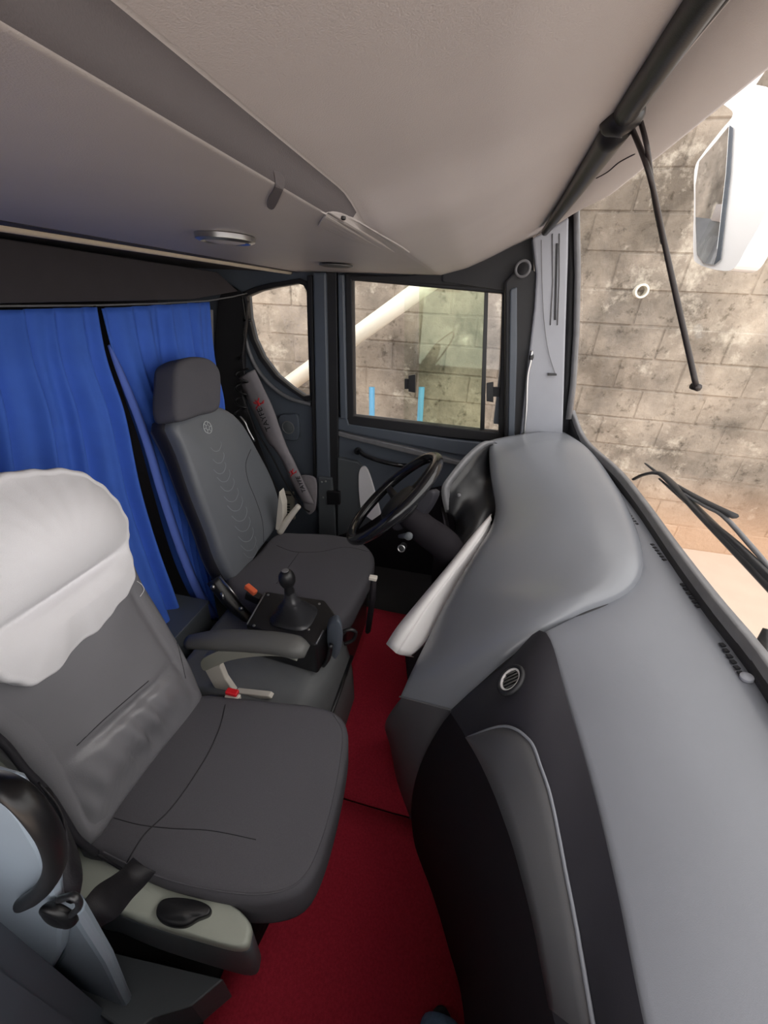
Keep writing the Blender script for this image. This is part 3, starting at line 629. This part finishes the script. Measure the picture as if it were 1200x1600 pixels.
pb = pl([(150, 1330), (200, 1262), (262, 1178), (322, 1102), (318, 1070), (300, 1025), (262, 955), (232, 905), (205, 850), (150, 800), (60, 790), (-60, 800), (-150, 900), (-130, 1020), (-50, 1120), (20, 1180), (70, 1232), (112, 1290)], pp0, pn, k=110)
c_ = sum(pb, V())/len(pb)
def wr(f, p):
    y, z = p.y, p.z; s = 0
    # central panel relief and gathered wrinkles across the lumbar roll
    u = (z-.60)/.065; lum = math.exp(-u*u)
    s += .026*lum*(1-f**4)*math.exp(-((y-.45)/.15)**2)
    s += .016*math.sin(2*math.pi*(y*21+z*4))*(.7+.3*math.sin(y*31))*math.exp(-((z-.575)/.06)**2)*math.exp(-((y-.42)/.11)**2)
    s -= .014*math.exp(-((z-.685+(y-.34)*.15)/.012)**2)*math.exp(-((y-.46)/.15)**4)
    s -= .006*math.exp(-((abs(y-.44)-.165)/.012)**2)
    return s
gpb = pad_g(pb, pn, .14, .045, .03, wr, rings=60); pba = obj('backrest', gpb[0], gpb[1], 'leather', ps)
seam('back_seam', [(120, 1165), (165, 1122), (232, 1064)], gpb, .0013, 'dside', pba, .0)
seam('back_seam', [(262, 965), (278, 1010), (290, 1060)], gpb, .0012, 'dside', pba, .0)
seam('edge_piping', [(2, 1150), (40, 1205), (85, 1250), (118, 1300), (150, 1332), (200, 1362)], gpc, .004, 'dside', ps)
tube('edge_piping', [onp(x, y, pp0, pn)+pn*.0 for x, y in ((-20, 1140), (10, 1166), (40, 1204), (75, 1240), (100, 1278), (122, 1312), (150, 1334))], .007, 'dside', ps, sm=4)
v, f = prism_g([V((-.78, .26, .0)), V((-.34, .26, .0)), V((-.25, .28, .34)), V((-.74, .26, .34))], (0, 1, 0), .40); obj('pedestal', v, f, 'low', ps, smooth=False, bevel=.02)
# near side cover with lever and strap
sp = [at(x, y, z=.45) for x, y in ((112, 1318), (150, 1350), (215, 1372), (300, 1402), (362, 1428), (388, 1440), (393, 1462))]
tp = [(118, 1322), (200, 1362), (280, 1388), (350, 1412), (385, 1432), (394, 1452), (386, 1478), (350, 1478), (280, 1458), (200, 1432), (150, 1408), (118, 1370)]
def zt(px, py, z): return at(px, py, z=z)
cov = [zt(x, y, .435) for x, y in ((105, 1305), (140, 1335), (215, 1368), (300, 1396), (360, 1412), (388, 1436), (392, 1458), (376, 1480), (300, 1462), (215, 1436), (150, 1408), (108, 1390))]
cs = catmull(cov, 5, True); v, f = pad_g(cs, (0, 0, 1), .035, .012, .003); scv = obj('side_cover', v, f, 'side', ps); scv['label'] = 'pale green grey side cover'
v, f = pad_g([p+V((0, .0, -.03)) for p in cs], (0, 0, 1), .16, .01, 0); obj('side_skirt', v, f, 'sidedark', ps)
v, f = pad_g(catmull([onp(x, y, (-.72, 0, .5), pn) for x, y in ((-60, 1130), (10, 1170), (60, 1240), (90, 1300), (120, 1340), (120, 1390), (60, 1330), (-10, 1240), (-60, 1190))], 4, True), pn, .05, .012, .004); obj('back_shell', v, f, 'side', ps)
lv = [at(x, y, z=.452) for x, y in ((244, 1418), (254, 1404), (280, 1401), (310, 1406), (328, 1416), (326, 1428), (308, 1436), (288, 1446), (264, 1444), (246, 1434))]
v, f = pad_g(catmull(lv, 5, True), (0, 0, 1), .03, .006, .008); obj('recline_lever', v, f, 'black', scv)
# armrest on the far side of the passenger seat
ar = resample(catmull([at(x, y, y=.72) for x, y in ((296, 1003), (330, 1000), (380, 1001), (430, 1005), (462, 1011), (480, 1018))], 6), 26)
v, f = tube_g(ar, [.020+.008*min(1, i/8) - (.012 if i == 25 else .005 if i == 24 else 0) for i in range(26)], 14, 1.0, (0, 0, 1)); v = [V((p.x, .72+(p.y-.72)*1.25, p.z)) for p in v]; obj('armrest', v, f, 'armd', ps)
v, f = prism_g([p for p in catmull([at(x, y, y=.70) for x, y in ((316, 1030), (360, 1012), (410, 1012), (440, 1018), (464, 1033), (440, 1026), (400, 1026), (360, 1032), (335, 1042), (318, 1048))], 4, True)], (0, 1, 0), .05); obj('armrest_shell', v, f, 'armg', ps, smooth=False, bevel=.004)
v, f = prism_g([at(x, y, y=.71) for x, y in ((318, 1044), (343, 1040), (352, 1062), (366, 1082), (420, 1088), (425, 1092), (348, 1092), (332, 1070))], (0, 1, 0), .02); obj('seat_stay', v, f, 'cream', ps, smooth=False, bevel=.003)['label'] = 'cream coloured seat stay'
pbk = box('buckle', at(364, 1090, y=.665), (.045, .022, .022), 'cream', ps, bevel=.004)
box('buckle_button', at(363, 1083, y=.665)+V((0, 0, .004)), (.038, .02, .014), 'red', pbk, bevel=.004)['label'] = 'red buckle button'
tube('buckle_strap', [at(322, 1090, y=.67), at(348, 1090, y=.67)], .010, 'belt', ps, flat=.6)
# headrest under the white cover: pad plus draped cotton cover, its own thing
hc0 = [(0, 742), (50, 733), (100, 731), (135, 738), (162, 754), (186, 780), (203, 808), (206, 835), (204, 845), (211, 870), (215, 896), (206, 925), (182, 955), (158, 985), (122, 1012), (100, 1042), (62, 1071), (25, 1068), (0, 1058), (-50, 1035), (-95, 960), (-100, 850), (-60, 770)]
cpl = pp0; cofs = V(pp0)+pn*.055
hc = pl(hc0, cofs, pn, 8, 150)
cc = sum(hc, V())/len(hc)
hc = [cc+(p-cc)*(1+.008*math.sin(i*1.05)+.005*math.sin(i*.47)) for i, p in enumerate(hc)]
a1, a2 = onp(0, 985, cofs, pn), onp(206, 848, cofs, pn); ld = (a2-a1).normalized(); ln = pn.cross(ld).normalized()
if ln.z < 0: ln = -ln
def hh(f, p):
    d = (p-a1).dot(ln); w_ = (1-f**3)
    up = .055*math.sin(min(1, max(0, d)/.26)*math.pi)**.8 if d > 0 else 0
    return w_*(up-.014*math.exp(-(d/.012)**2)+(.018*min(1, -d/.05) if d < 0 else 0))
hv = thing('headrest_cover', 'white cotton cover draped over the passenger headrest', 'cover')
v, f = pad_g(hc, pn, .06, .012, .012, hh, rings=50); obj('cotton_cover', v, f, 'cover', hv)
tube('loose_thread', [onp(x, y, cofs, pn) for x, y in ((214, 908), (222, 914), (225, 922), (219, 932))], .0006, 'cover', hv, seg=5, sm=4)

# ================================================================ CURTAINS
def cpt(x, y, d=0): return onp(x, y, (-1.0+d, 0, .2), (1, 0, .16))
def curtain(name, L_, R_, label, seed, freq):
    rnd = random.Random(seed); L2 = resample(catmull([cpt(x, y) for x, y in L_], 6), 60); R2 = resample(catmull([cpt(x, y) for x, y in R_], 6), 60)
    n = 150; ph = [rnd.uniform(0, 6.28) for _ in range(4)]; rows = []
    for i in range(60):
        r = []
        for k in range(n):
            u = k/(n-1); t = i/59; w = (R2[i]-L2[i]).length
            d = math.sin(u*freq+ph[0]+.7*math.sin(u*9+ph[1]))*.5+math.sin(u*freq*1.7+ph[2]+t)*.3+math.sin(u*freq*.43+ph[3])*.35
            r.append(L2[i].lerp(R2[i], u)+V((.034*d*(.35+.65*min(1, t*4)), .004*math.cos(u*freq+t*3), 0)))
        rows.append(r)
    v, f = grid(rows); o = obj(name, v, f, 'curtain', None, solid=.0025); return tag(o, label, 'curtain', None)
cu = thing('curtain', 'wide blue gathered curtain behind the white headrest cover', 'curtain', 'blue curtains behind the seats')
o = curtain('cloth', [(-240, 492), (-235, 700), (-230, 980), (-225, 1100)], [(147, 480), (160, 560), (188, 650), (212, 760), (240, 850), (268, 925), (292, 992)], '', 3, 44); del o['label']; del o['category']; o.parent = cu
cu2 = thing('curtain', 'narrower blue curtain hanging between dark gap and driver headrest', 'curtain', 'blue curtains behind the seats')
o = curtain('cloth', [(155, 482), (178, 575), (216, 680), (246, 780), (272, 860), (300, 925), (326, 966)], [(327, 472), (334, 560), (349, 640), (340, 740), (318, 840), (326, 910), (337, 968)], '', 8, 36); del o['label']; del o['category']; o.parent = cu2
pt = [(168, 540), (182, 582), (219, 680), (249, 780), (276, 860), (303, 925), (328, 966)]; q1 = [cpt(x, y, .025) for x, y in pt]; q2 = [cpt(x+min(14, 2+9*i), y-2, .028) for i, (x, y) in enumerate(pt)]
v, f = grid([[a, a.lerp(b, .5)+V((.006, 0, 0)), b] for a, b in zip(catmull(q1, 5), catmull(q2, 5))])
M['hem'] = mat('lighter_blue_hem', (.10, .17, .58), .75, .08, 14, .3, 900); obj('hem', v, f, 'hem', cu2, solid=.002)
tube('hook', [cpt(147, 478), cpt(150, 484)], .005, 'black', cu2)
rl = tube('curtain_wire', [cpt(-200, 478), cpt(150, 477), cpt(325, 470), at(386, 458, y=2.08)], .003, 'edge', sm=2); tag(rl, 'thin taut curtain wire running to the driver side wall', 'wire')
tr3 = prism('trim_3', [at(x, y, x=-1.21) for x, y in ((324, 484), (333, 484), (334, 560), (327, 560))], (-1, 0, 0), .012, 'edge', bevel=.002); struct(tr3)
bx = thing('bench_box', 'grey box end showing between and below the curtains', 'box')
tq = [at(x, y, z=.36) for x, y in ((250, 962), (285, 936), (322, 940), (330, 944), (292, 985))]
prism('body', [V((-.93, .5, .02)), V((-.93, 1.06, .02)), V((-.93, 1.06, .40)), V((-.93, .5, .40))], (-1, 0, 0), .4, 'sidedark', bx, bevel=.006)
box('lid', (-1.13, .78, .408), (.41, .57, .016), 'wall', bx, bevel=.004)
# ================================================================ CENTRE CONSOLE
ec_ = thing('engine_cover', 'dark grey carpeted hump between the two seats', 'cover')
prof = [(-.85, .02), (-.85, .36), (-.78, .40), (-.45, .405), (-.37, .39), (-.325, .33), (-.30, .2), (-.29, .02)]
pr = catmull([V((x, 0, z)) for x, z in prof], 4); v, f = grid([[V((p.x, y, p.z)) for p in pr] for y in [.69+.02*i for i in range(19)]]); fs = f+[tuple(range(len(pr))), tuple(range(18*len(pr), 19*len(pr)))]
obj('body', v, fs, 'console', ec_)
tube('sill_strip', [V((-.312, .68, .26)), V((-.305, .9, .27)), V((-.31, 1.06, .27))], .010, 'black', ec_, flat=.5)
gb = thing('gear_lever', 'black gear lever with ribbed rubber boot on a flat box', 'gear lever')
gt = [at(x, y, z=.55) for x, y in ((384, 977), (416, 921), (500, 938), (524, 972), (502, 1014), (492, 1018))]
gt = [at(384, 977, z=.55), at(414, 924, z=.55), at(508, 938, z=.55), at(526, 962, z=.55), at(494, 1008, z=.55)]
v, f = prism_g(gt, (0, 0, -1), .14); obj('box', v, f, 'black', gb, smooth=False, bevel=.008)
for a, b in (((386, 975), (414, 927)), ((505, 985), (494, 1006))): tube('edge_rail', [at(*a, z=.553), at(*b, z=.553)], .0028, 'edge', gb, seg=6)
for px, py in ((397, 978), (419, 930), (499, 944), (482, 984)): disc('screw', at(px, py, z=.551), (0, 0, 1), [(.005, 0), (.005, .003), (.002, .004)], 'chrome', gb)
base = at(460, 962, z=.552); kn = at(447, 897, y=base.y+.005); ax = (kn-base)
secs = []
for i, (t_, s) in enumerate([(0, .074), (.03, .074), (.045, .061), (.08, .066), (.10, .053), (.135, .059), (.155, .046), (.19, .052), (.21, .039), (.245, .045), (.265, .032), (.30, .038), (.32, .026), (.36, .030), (.40, .022), (.60, .017)]):
    ring = []
    for k in range(28):
        a = 2*math.pi*k/28; cx, cy = math.cos(a), math.sin(a); q = (abs(cx)**4+abs(cy)**4)**-.25; q = q*(1-t_)+t_; ring.append(base+ax*t_+V((cx*q*s, cy*q*s*.9, 0)))
    secs.append(ring+[ring[0]])
v, f = grid(secs); obj('boot', v, f, 'boot', gb)
kd = ax.normalized(); disc('neck', base+ax*.55, kd, [(.016, 0), (.018, .01), (.014, .03), (.013, .05)], 'black', gb)
L0 = ax.length; knb = disc('knob', base+ax*.72, kd, [(.012, 0), (.020, .004), (.0265, .018), (.028, .034), (.025, .050), (.018, .060), (.010, .064)], 'black', gb)
disc('knob_cap', base+ax*.72+kd*.0625, kd, [(.012, 0), (.012, .003), (.004, .0035)], 'edge', knb)
hb = thing('hand_brake', 'small grey faceted valve cover with a short black lever', 'lever')
dc = at(524, 1003, y=.90); v, f = pad_g(catmull([at(x, y, y=.89) for x, y in ((512, 982), (522, 971), (531, 972), (536, 990), (534, 1012), (526, 1030), (520, 1028), (512, 1012))], 4, True), (.35, -.9, .2), .04, .01, .006); obj('valve_cover', v, f, 'wall', hb)
tube('lever', [at(530, 990, y=.93), at(545, 984, y=.94), at(556, 988, y=.95), at(552, 1000, y=.95), at(538, 1006, y=.94)], .007, 'black', hb, sm=5)
tube('lever', [at(505, 1040, y=.88), at(513, 1028, y=.88), at(517, 1008, y=.87)], .008, 'black', hb, sm=4)

# ================================================================ DRIVER BELT, SPEAKER, CABLE
sb = thing('seat_belt', 'driver seat belt in a printed grey sleeve hanging by quarter window', 'seat belt')
LB = [(374, 590), (386, 622), (404, 660), (418, 690), (428, 700), (442, 722), (455, 752), (472, 783)]; RB = [(396, 578), (408, 604), (424, 638), (436, 672), (446, 698), (458, 722), (470, 748), (490, 788)]
yb = [2.03, 2.0, 1.96, 1.93, 1.92, 1.92, 1.93, 1.95]
LL = catmull([at(x, y, y=d) for (x, y), d in zip(LB, yb)], 6); RR = catmull([at(x, y, y=d) for (x, y), d in zip(RB, yb)], 6)
gb_ = grid([[a+V((0, .015, 0)), a, a.lerp(b, .33)+V((0, -.008, 0)), a.lerp(b, .66)+V((0, -.008, 0)), b, b+V((0, .015, 0))] for a, b in zip(LL, RR)]); obj('sleeve', gb_[0], gb_[1], 'sleeve', sb, solid=.004)
tube('webbing', [at(x, y, y=2.03) for x, y in ((388, 470), (384, 520), (380, 560), (386, 600))], .012, 'belt', sb, flat=.3, sm=4)
tube('webbing', [at(x, y, y=1.97) for x, y in ((376, 610), (400, 672), (424, 712), (445, 752), (470, 790), (484, 800))], .008, 'belt', sb, flat=.4, sm=4)
v, f = pad_g(catmull([at(x, y, y=1.99) for x, y in ((466, 750), (482, 744), (493, 752), (494, 780), (490, 800), (478, 800))], 5, True), (0, -1, 0), .02, .006, .006); obj('sleeve_tail', v, f, 'sleeve', sb)
def blot(px, py, s, ang):
    g_ = []
    for dx, dy, l, w, r in ((0, 0, 14, 7, 0), (-7, -5, 9, 4, 40), (5, -8, 10, 4, 100), (-4, 7, 9, 4, -30), (6, 6, 10, 4, 60), (9, 11, 8, 3, 20), (-8, 3, 7, 3, 10), (2, -13, 6, 3, 80)):
        A_ = math.radians(ang); q = (px+(dx*math.cos(A_)-dy*math.sin(A_))*s, py+(dx*math.sin(A_)+dy*math.cos(A_))*s); r_ = math.radians(r+ang)
        p_ = drape([(q[0]-math.cos(r_)*l*s/2, q[1]-math.sin(r_)*l*s/2), q, (q[0]+math.cos(r_)*l*s/2, q[1]+math.sin(r_)*l*s/2)], gb_, .001, 2)
        if len(p_) > 2: g_.append(tube_g(p_, [w*s*.0022]*len(p_), 6, .5, (0, -1, 0)))
    if g_: v, f = join(*g_); obj('red_print', v, f, 'redp', sb)
blot(404, 630, .62, 60); blot(457, 738, .45, 60)
def text_on(body, p, q, size, parent, mt, name, off=V((0, -.012, 0))):
    """flat letters running from p towards q"""
    cv = bpy.data.curves.new('lettering', 'FONT'); cv.body = body; cv.size = size; cv.extrude = .0006; cv.offset = .0004; cv.align_x = 'LEFT'; cv.align_y = 'CENTER'
    to = bpy.data.objects.new('tmp', cv); SC.collection.objects.link(to); bpy.context.view_layer.update()
    me = bpy.data.meshes.new_from_object(to.evaluated_get(bpy.context.evaluated_depsgraph_get())); bpy.data.objects.remove(to)
    d = (q-p).normalized(); n = V((0, -1, 0)); n = (n-d*n.dot(d)).normalized(); w = n.cross(d)
    me.transform(Matrix(((d.x, w.x, n.x, p.x+off.x), (d.y, w.y, n.y, p.y+off.y), (d.z, w.z, n.z, p.z+off.z), (0, 0, 0, 1))))
    me.materials.clear(); me.materials.append(M[mt]); o = link(bpy.data.objects.new(name, me), parent); return o
text_on('TAYFE', at(422, 672, y=1.935), at(409, 642, y=1.955), .046, sb, 'blackp', 'lettering')
text_on('TAYFE', at(477, 768, y=1.93), at(466, 742, y=1.92), .038, sb, 'blackp', 'lettering')
sk = thing('speaker', 'rounded square dark speaker on the wall below quarter window', 'speaker')
v, f = pad_g(catmull([at(x, y, y=2.07) for x, y in ((436, 650), (450, 648), (464, 649), (467, 668), (465, 687), (450, 688), (438, 684), (435, 668))], 4, True), (0, -1, 0), .03, .006, .002); obj('housing', v, f, 'wall', sk)
c = at(450, 668, y=2.064); v, f = ring_g(c, (0, -1, 0), .036, .003); obj('ring', v, f, 'edge', sk); disc('grille', c, (0, -1, 0), [(.033, -.002), (.033, .001), (.01, .005)], 'sidedark', sk)
coil = [];
for i in range(150):
    t_ = i/149; c = at(378-2*t_, 575+82*t_, y=2.0-.05*t_); a = t_*2*math.pi*4; coil.append(c+V((.035*math.cos(a), .02*math.sin(a), .004*math.sin(a))))
t = thing('coiled_cable', 'black coiled cable hanging behind the driver headrest', 'cable'); tube('coil', coil, .005, 'black', t, seg=6)
tube('lead', [at(x, y, y=2.05) for x, y in ((378, 462), (383, 500), (380, 520), (382, 545), (372, 562))], .005, 'black', t, seg=6, sm=4)
tube('clip', [at(x, y, y=2.05) for x, y in ((381, 501), (393, 500))], .008, 'black', t, seg=6)
tube('tail', [at(x, y, y=1.93) for x, y in ((375, 650), (383, 660), (388, 672), (398, 690))], .006, 'chrome', t, seg=6, sm=4)
bl_ = thing('rear_pillar_trim', 'black padded pillar trim at the rear edge of quarter window', 'trim')
v, f = pad_g(catmull([at(x, y, y=2.06) for x, y in ((340, 470), (382, 462), (384, 500), (380, 560), (382, 620), (400, 700), (440, 790), (400, 800), (340, 700))], 4, True), (0, -1, 0), .02, .01, .004); obj('padding', v, f, 'rubber', bl_)
lb = thing('vent_plate', 'beige plate with black slots on the wall beside driver seat', 'plate')
q = [at(x, y, y=2.04) for x, y in ((438, 768), (458, 770), (460, 812), (440, 812))]; prism('plate', q, (0, 1, 0), .02, 'card', lb, bevel=.002)
for i in range(6):
    y = 787+i*4.2; prism('slot', [at(x, yy, y=2.037) for x, yy in ((443, y), (453, y+.5), (453, y+2.4), (443, y+1.9))], (0, 1, 0), .006, 'rubber', lb, bevel=0)
prism('slot', [at(x, yy, y=2.037) for x, yy in ((440, 771.5), (455, 773), (455, 775), (440, 773.5))], (0, 1, 0), .006, 'rubber', lb, bevel=0)

# ================================================================ NEAR DOORWAY, LOWER LEFT
jb = thing('door_pillar', 'blue grey satin doorway pillar at the lower left', 'pillar')
def nearp(name, px, y, th, m, bevel=.004, sm=0):
    pts = catmull([V((a, b, 0)) for a, b in px], sm, True) if sm else [V((a, b, 0)) for a, b in px]
    return prism(name, [at(p.x, p.y, y=y) for p in pts], (0, 1, 0), th, m, jb, bevel=bevel)
nearp('panel', [(-90, 1215), (0, 1243), (38, 1290), (66, 1340), (84, 1400), (100, 1440), (95, 1490), (70, 1535), (32, 1568), (-10, 1545), (-90, 1470)], .095, .02, 'jamb', .008)
nearp('inner_edge', [(84, 1402), (120, 1438), (165, 1508), (190, 1560), (215, 1608), (135, 1612), (100, 1590), (66, 1540), (96, 1490)], .108, .02, 'jamb', .008)
nearp('foot_panel', [(-120, 1450), (20, 1550), (70, 1530), (110, 1590), (125, 1606), (-60, 1620), (-120, 1540)], .125, .01, 'low', .004)
gh_ = jb
tube('grab_handle', [at(x, y, y=d) for x, y, d in ((-90, 1235, .085), (-30, 1222, .075), (15, 1232, .07), (52, 1265, .068), (80, 1310, .068), (86, 1350, .07), (72, 1382, .075), (52, 1402, .082), (34, 1412, .090))], [.0060, .0062, .0064, .0066, .0066, .0070, .0080, .0080], 'handle', gh_, seg=16, sm=6)
bk = thing('belt_anchor', 'round black belt anchor with strap on near doorway pillar', 'belt anchor')
v, f = pad_g([at(82, 1440, y=.082)+V((math.cos(a)*.020, 0, math.sin(a)*.026)) for a in [2*math.pi*i/40 for i in range(40)]], (-.35, -1, .1), .012, .006, .003); obj('anchor_disc', v, f, 'handle', bk)
tube('anchor_loop', [at(x, y, y=.09) for x, y in ((92, 1405), (114, 1400), (124, 1412), (118, 1424), (98, 1436))], .0035, 'black', bk, seg=8, sm=4)
def strap(name, A_, B_, m, parent):
    a = catmull(A_, 5); b = catmull(B_, 5); v, f = grid([[p, p.lerp(q, .5)+V((0, -.002, .001)), q] for p, q in zip(a, b)]); return obj(name, v, f, m, parent, solid=.002)
nb = thing('lap_belt', 'black webbing strap looping under the near side of the passenger seat', 'seat belt')
strap('webbing', [at(x, y, y=d) for x, y, d in ((60, 1222, .16), (92, 1262, .15), (104, 1310, .13), (98, 1360, .11), (104, 1408, .10))], [at(x, y, y=d) for x, y, d in ((76, 1232, .165), (102, 1285, .155), (122, 1335, .135), (128, 1375, .115), (122, 1408, .105))], 'belt', nb)
strap('webbing', [at(x, y, y=d) for x, y, d in ((112, 1428, .12), (130, 1410, .14), (150, 1385, .165), (176, 1368, .19), (192, 1356, .21), (208, 1340, .23))], [at(x, y, y=d) for x, y, d in ((138, 1462, .12), (160, 1446, .135), (184, 1432, .15), (206, 1405, .18), (226, 1384, .205), (244, 1362, .225))], 'belt', nb)
ft = thing('floor_bracket', 'small black seat bracket on the floor beside the near pillar', 'bracket')
v, f = box_g((-.50, .17, .06), (.08, .05, .10)); obj('bracket_body', v, f, 'black', ft, smooth=False, bevel=.01)
pf = prism('seat_plinth', [at(x, y, z=.16) for x, y in ((140, 1480), (350, 1530), (300, 1572), (240, 1590), (205, 1620), (120, 1560))], (0, 0, -1), .15, 'sidedark', bevel=.004); tag(pf, 'slate grey plinth step under the passenger seat side', 'plinth')

# ================================================================ SHOE
sh = thing('shoe', 'blue denim shoe toe on the red carpet at the bottom edge', 'shoe')
sx, sy = .155, .275; secs = []
prof_ = [(0, .036, .030), (-.012, .047, .044), (-.035, .052, .058), (-.08, .050, .068), (-.13, .046, .085), (-.18, .040, .10), (-.23, .036, .11), (-.26, .030, .10), (-.272, .018, .08)]
rows = []
for dy, w, h in prof_:
    rows.append([V((sx+w*math.cos(math.pi*k/16), sy+dy, .03+h*math.sin(math.pi*k/16))) for k in range(17)])
v, f = grid(rows); f = f+[tuple(range(17)), tuple(range(8*17, 9*17))]; obj('upper', v, f, 'denim', sh, sub=1)
outl = [V((sx+math.cos(a)*.053, sy-.135+math.sin(a)*.150, .038)) for a in [2*math.pi*i/32 for i in range(32)]]; prism('sole', outl, (0, 0, -1), .022, 'face', sh, bevel=.004)
for i in range(4): tube('lace', [V((sx-.022, sy-.07-.02*i, .098+.006*i)), V((sx, sy-.07-.02*i, .106+.006*i)), V((sx+.022, sy-.07-.02*i, .098+.006*i))], .003, 'cover', sh, seg=6)

# ================================================================ OUTSIDE MIRROR AND WIPER
mr = thing('outside_mirror', 'big white outside mirror hanging beyond the windscreen', 'mirror')
my = 1.95; mo = [(1158, 128), (1186, 160), (1204, 220), (1205, 290), (1195, 335), (1168, 385), (1146, 420), (1120, 422), (1090, 412), (1083, 395), (1084, 320), (1085, 265), (1098, 240), (1125, 205), (1145, 178), (1128, 160), (1138, 140)]
mq = [at(x, y, y=my) for x, y in mo]; mn = V((-.92, -.39, 0)).normalized()
mq = [onp(x, y, (mq[0].x, my, 0), mn) for x, y in mo]; mq = catmull(mq, 5, True)
v, f = prism_g(mq, -mn, .10); obj('shell', v, f, 'white', mr, smooth=False, bevel=.025, seg=5)
gq = [onp(x, y, V((at(1158, 128, y=my).x, my, 0))+mn*.004, mn) for x, y in ((1141, 196), (1120, 222), (1094, 252), (1088, 290), (1088, 350), (1090, 398), (1100, 412), (1117, 414), (1121, 400), (1128, 340), (1136, 270))]
prism('mirror_glass', gq, mn, .004, 'mirror', mr, bevel=.001)
g2 = [onp(x, y, V((at(1158, 128, y=my).x, my, 0))+mn*.006, mn) for x, y in ((1141, 196), (1146, 200), (1142, 270), (1134, 340), (1127, 405), (1117, 414), (1121, 400), (1128, 340), (1136, 270))]
prism('glass_edge', g2, mn, .004, 'wall', mr, bevel=.001)
p_ = at(1160, 140, y=my); tube('mirror_arm', [p_+V((.0, .05, -.02)), p_+V((.02, .0, .10)), p_+V((.0, -.15, .22)), p_+V((-.2, -.4, .24))], [.03, .045, .05, .05], 'white', mr, seg=14, sm=6)
wp = thing('wiper', 'black windscreen wiper with arm and blade resting outside the glass', 'wiper')
tube('wiper_arm', [at(990, 749, x=.665), at(1005, 742, x=.672), at(1025, 739, x=.678), at(1042, 748, x=.69), at(1100, 808, x=.69), at(1150, 858, x=.69), at(1240, 950, x=.69)], [.008, .009, .011, .013, .016, .018, .020], 'black', wp, seg=8, flat=.6, sm=6)
tube('blade', [at(1008, 724, x=.70), at(1040, 748, x=.70), at(1090, 778, x=.70), at(1146, 806, x=.70)], [.004, .008, .011, .013], 'rubber', wp, seg=8, flat=.6, sm=5)
tube('blade', [at(1030, 748, x=.685), at(1090, 800, x=.685), at(1150, 850, x=.685), at(1240, 940, x=.685)], [.003, .006, .009, .011], 'black', wp, seg=8, sm=5)
tube('linkage', [at(1050, 760, x=.692), at(1100, 790, x=.692), at(1130, 806, x=.692), at(1175, 855, x=.692), at(1205, 890, x=.692)], [.004, .005, .006, .006, .005], 'edge', wp, seg=8, sm=4)
tube('pivot', [at(1186, 1048, x=.665), at(1194, 1015, x=.668), at(1204, 985, x=.672)], [.022, .017, .012], 'black', wp, seg=12)

# ---------------------------------------------------------------- put every origin at its thing's base
bpy.context.view_layer.update()
for o in list(SC.objects):
    if o.parent or o.type in ('CAMERA', 'LIGHT') or o.name.startswith('wall_outside'): continue
    kids = []; st_ = [o]
    while st_:
        k = st_.pop(); kids.append(k); st_ += list(k.children)
    ms = [k for k in kids if k.type == 'MESH' and k.data.vertices]
    if not ms: continue
    lo = V((1e9,)*3); hi_ = V((-1e9,)*3)
    for k in ms:
        for vv in k.data.vertices:
            for i in range(3): lo[i] = min(lo[i], vv.co[i]); hi_[i] = max(hi_[i], vv.co[i])
    b = V(((lo.x+hi_.x)/2, (lo.y+hi_.y)/2, lo.z))
    for k in ms: k.data.transform(Matrix.Translation(-b))
    o.location = b
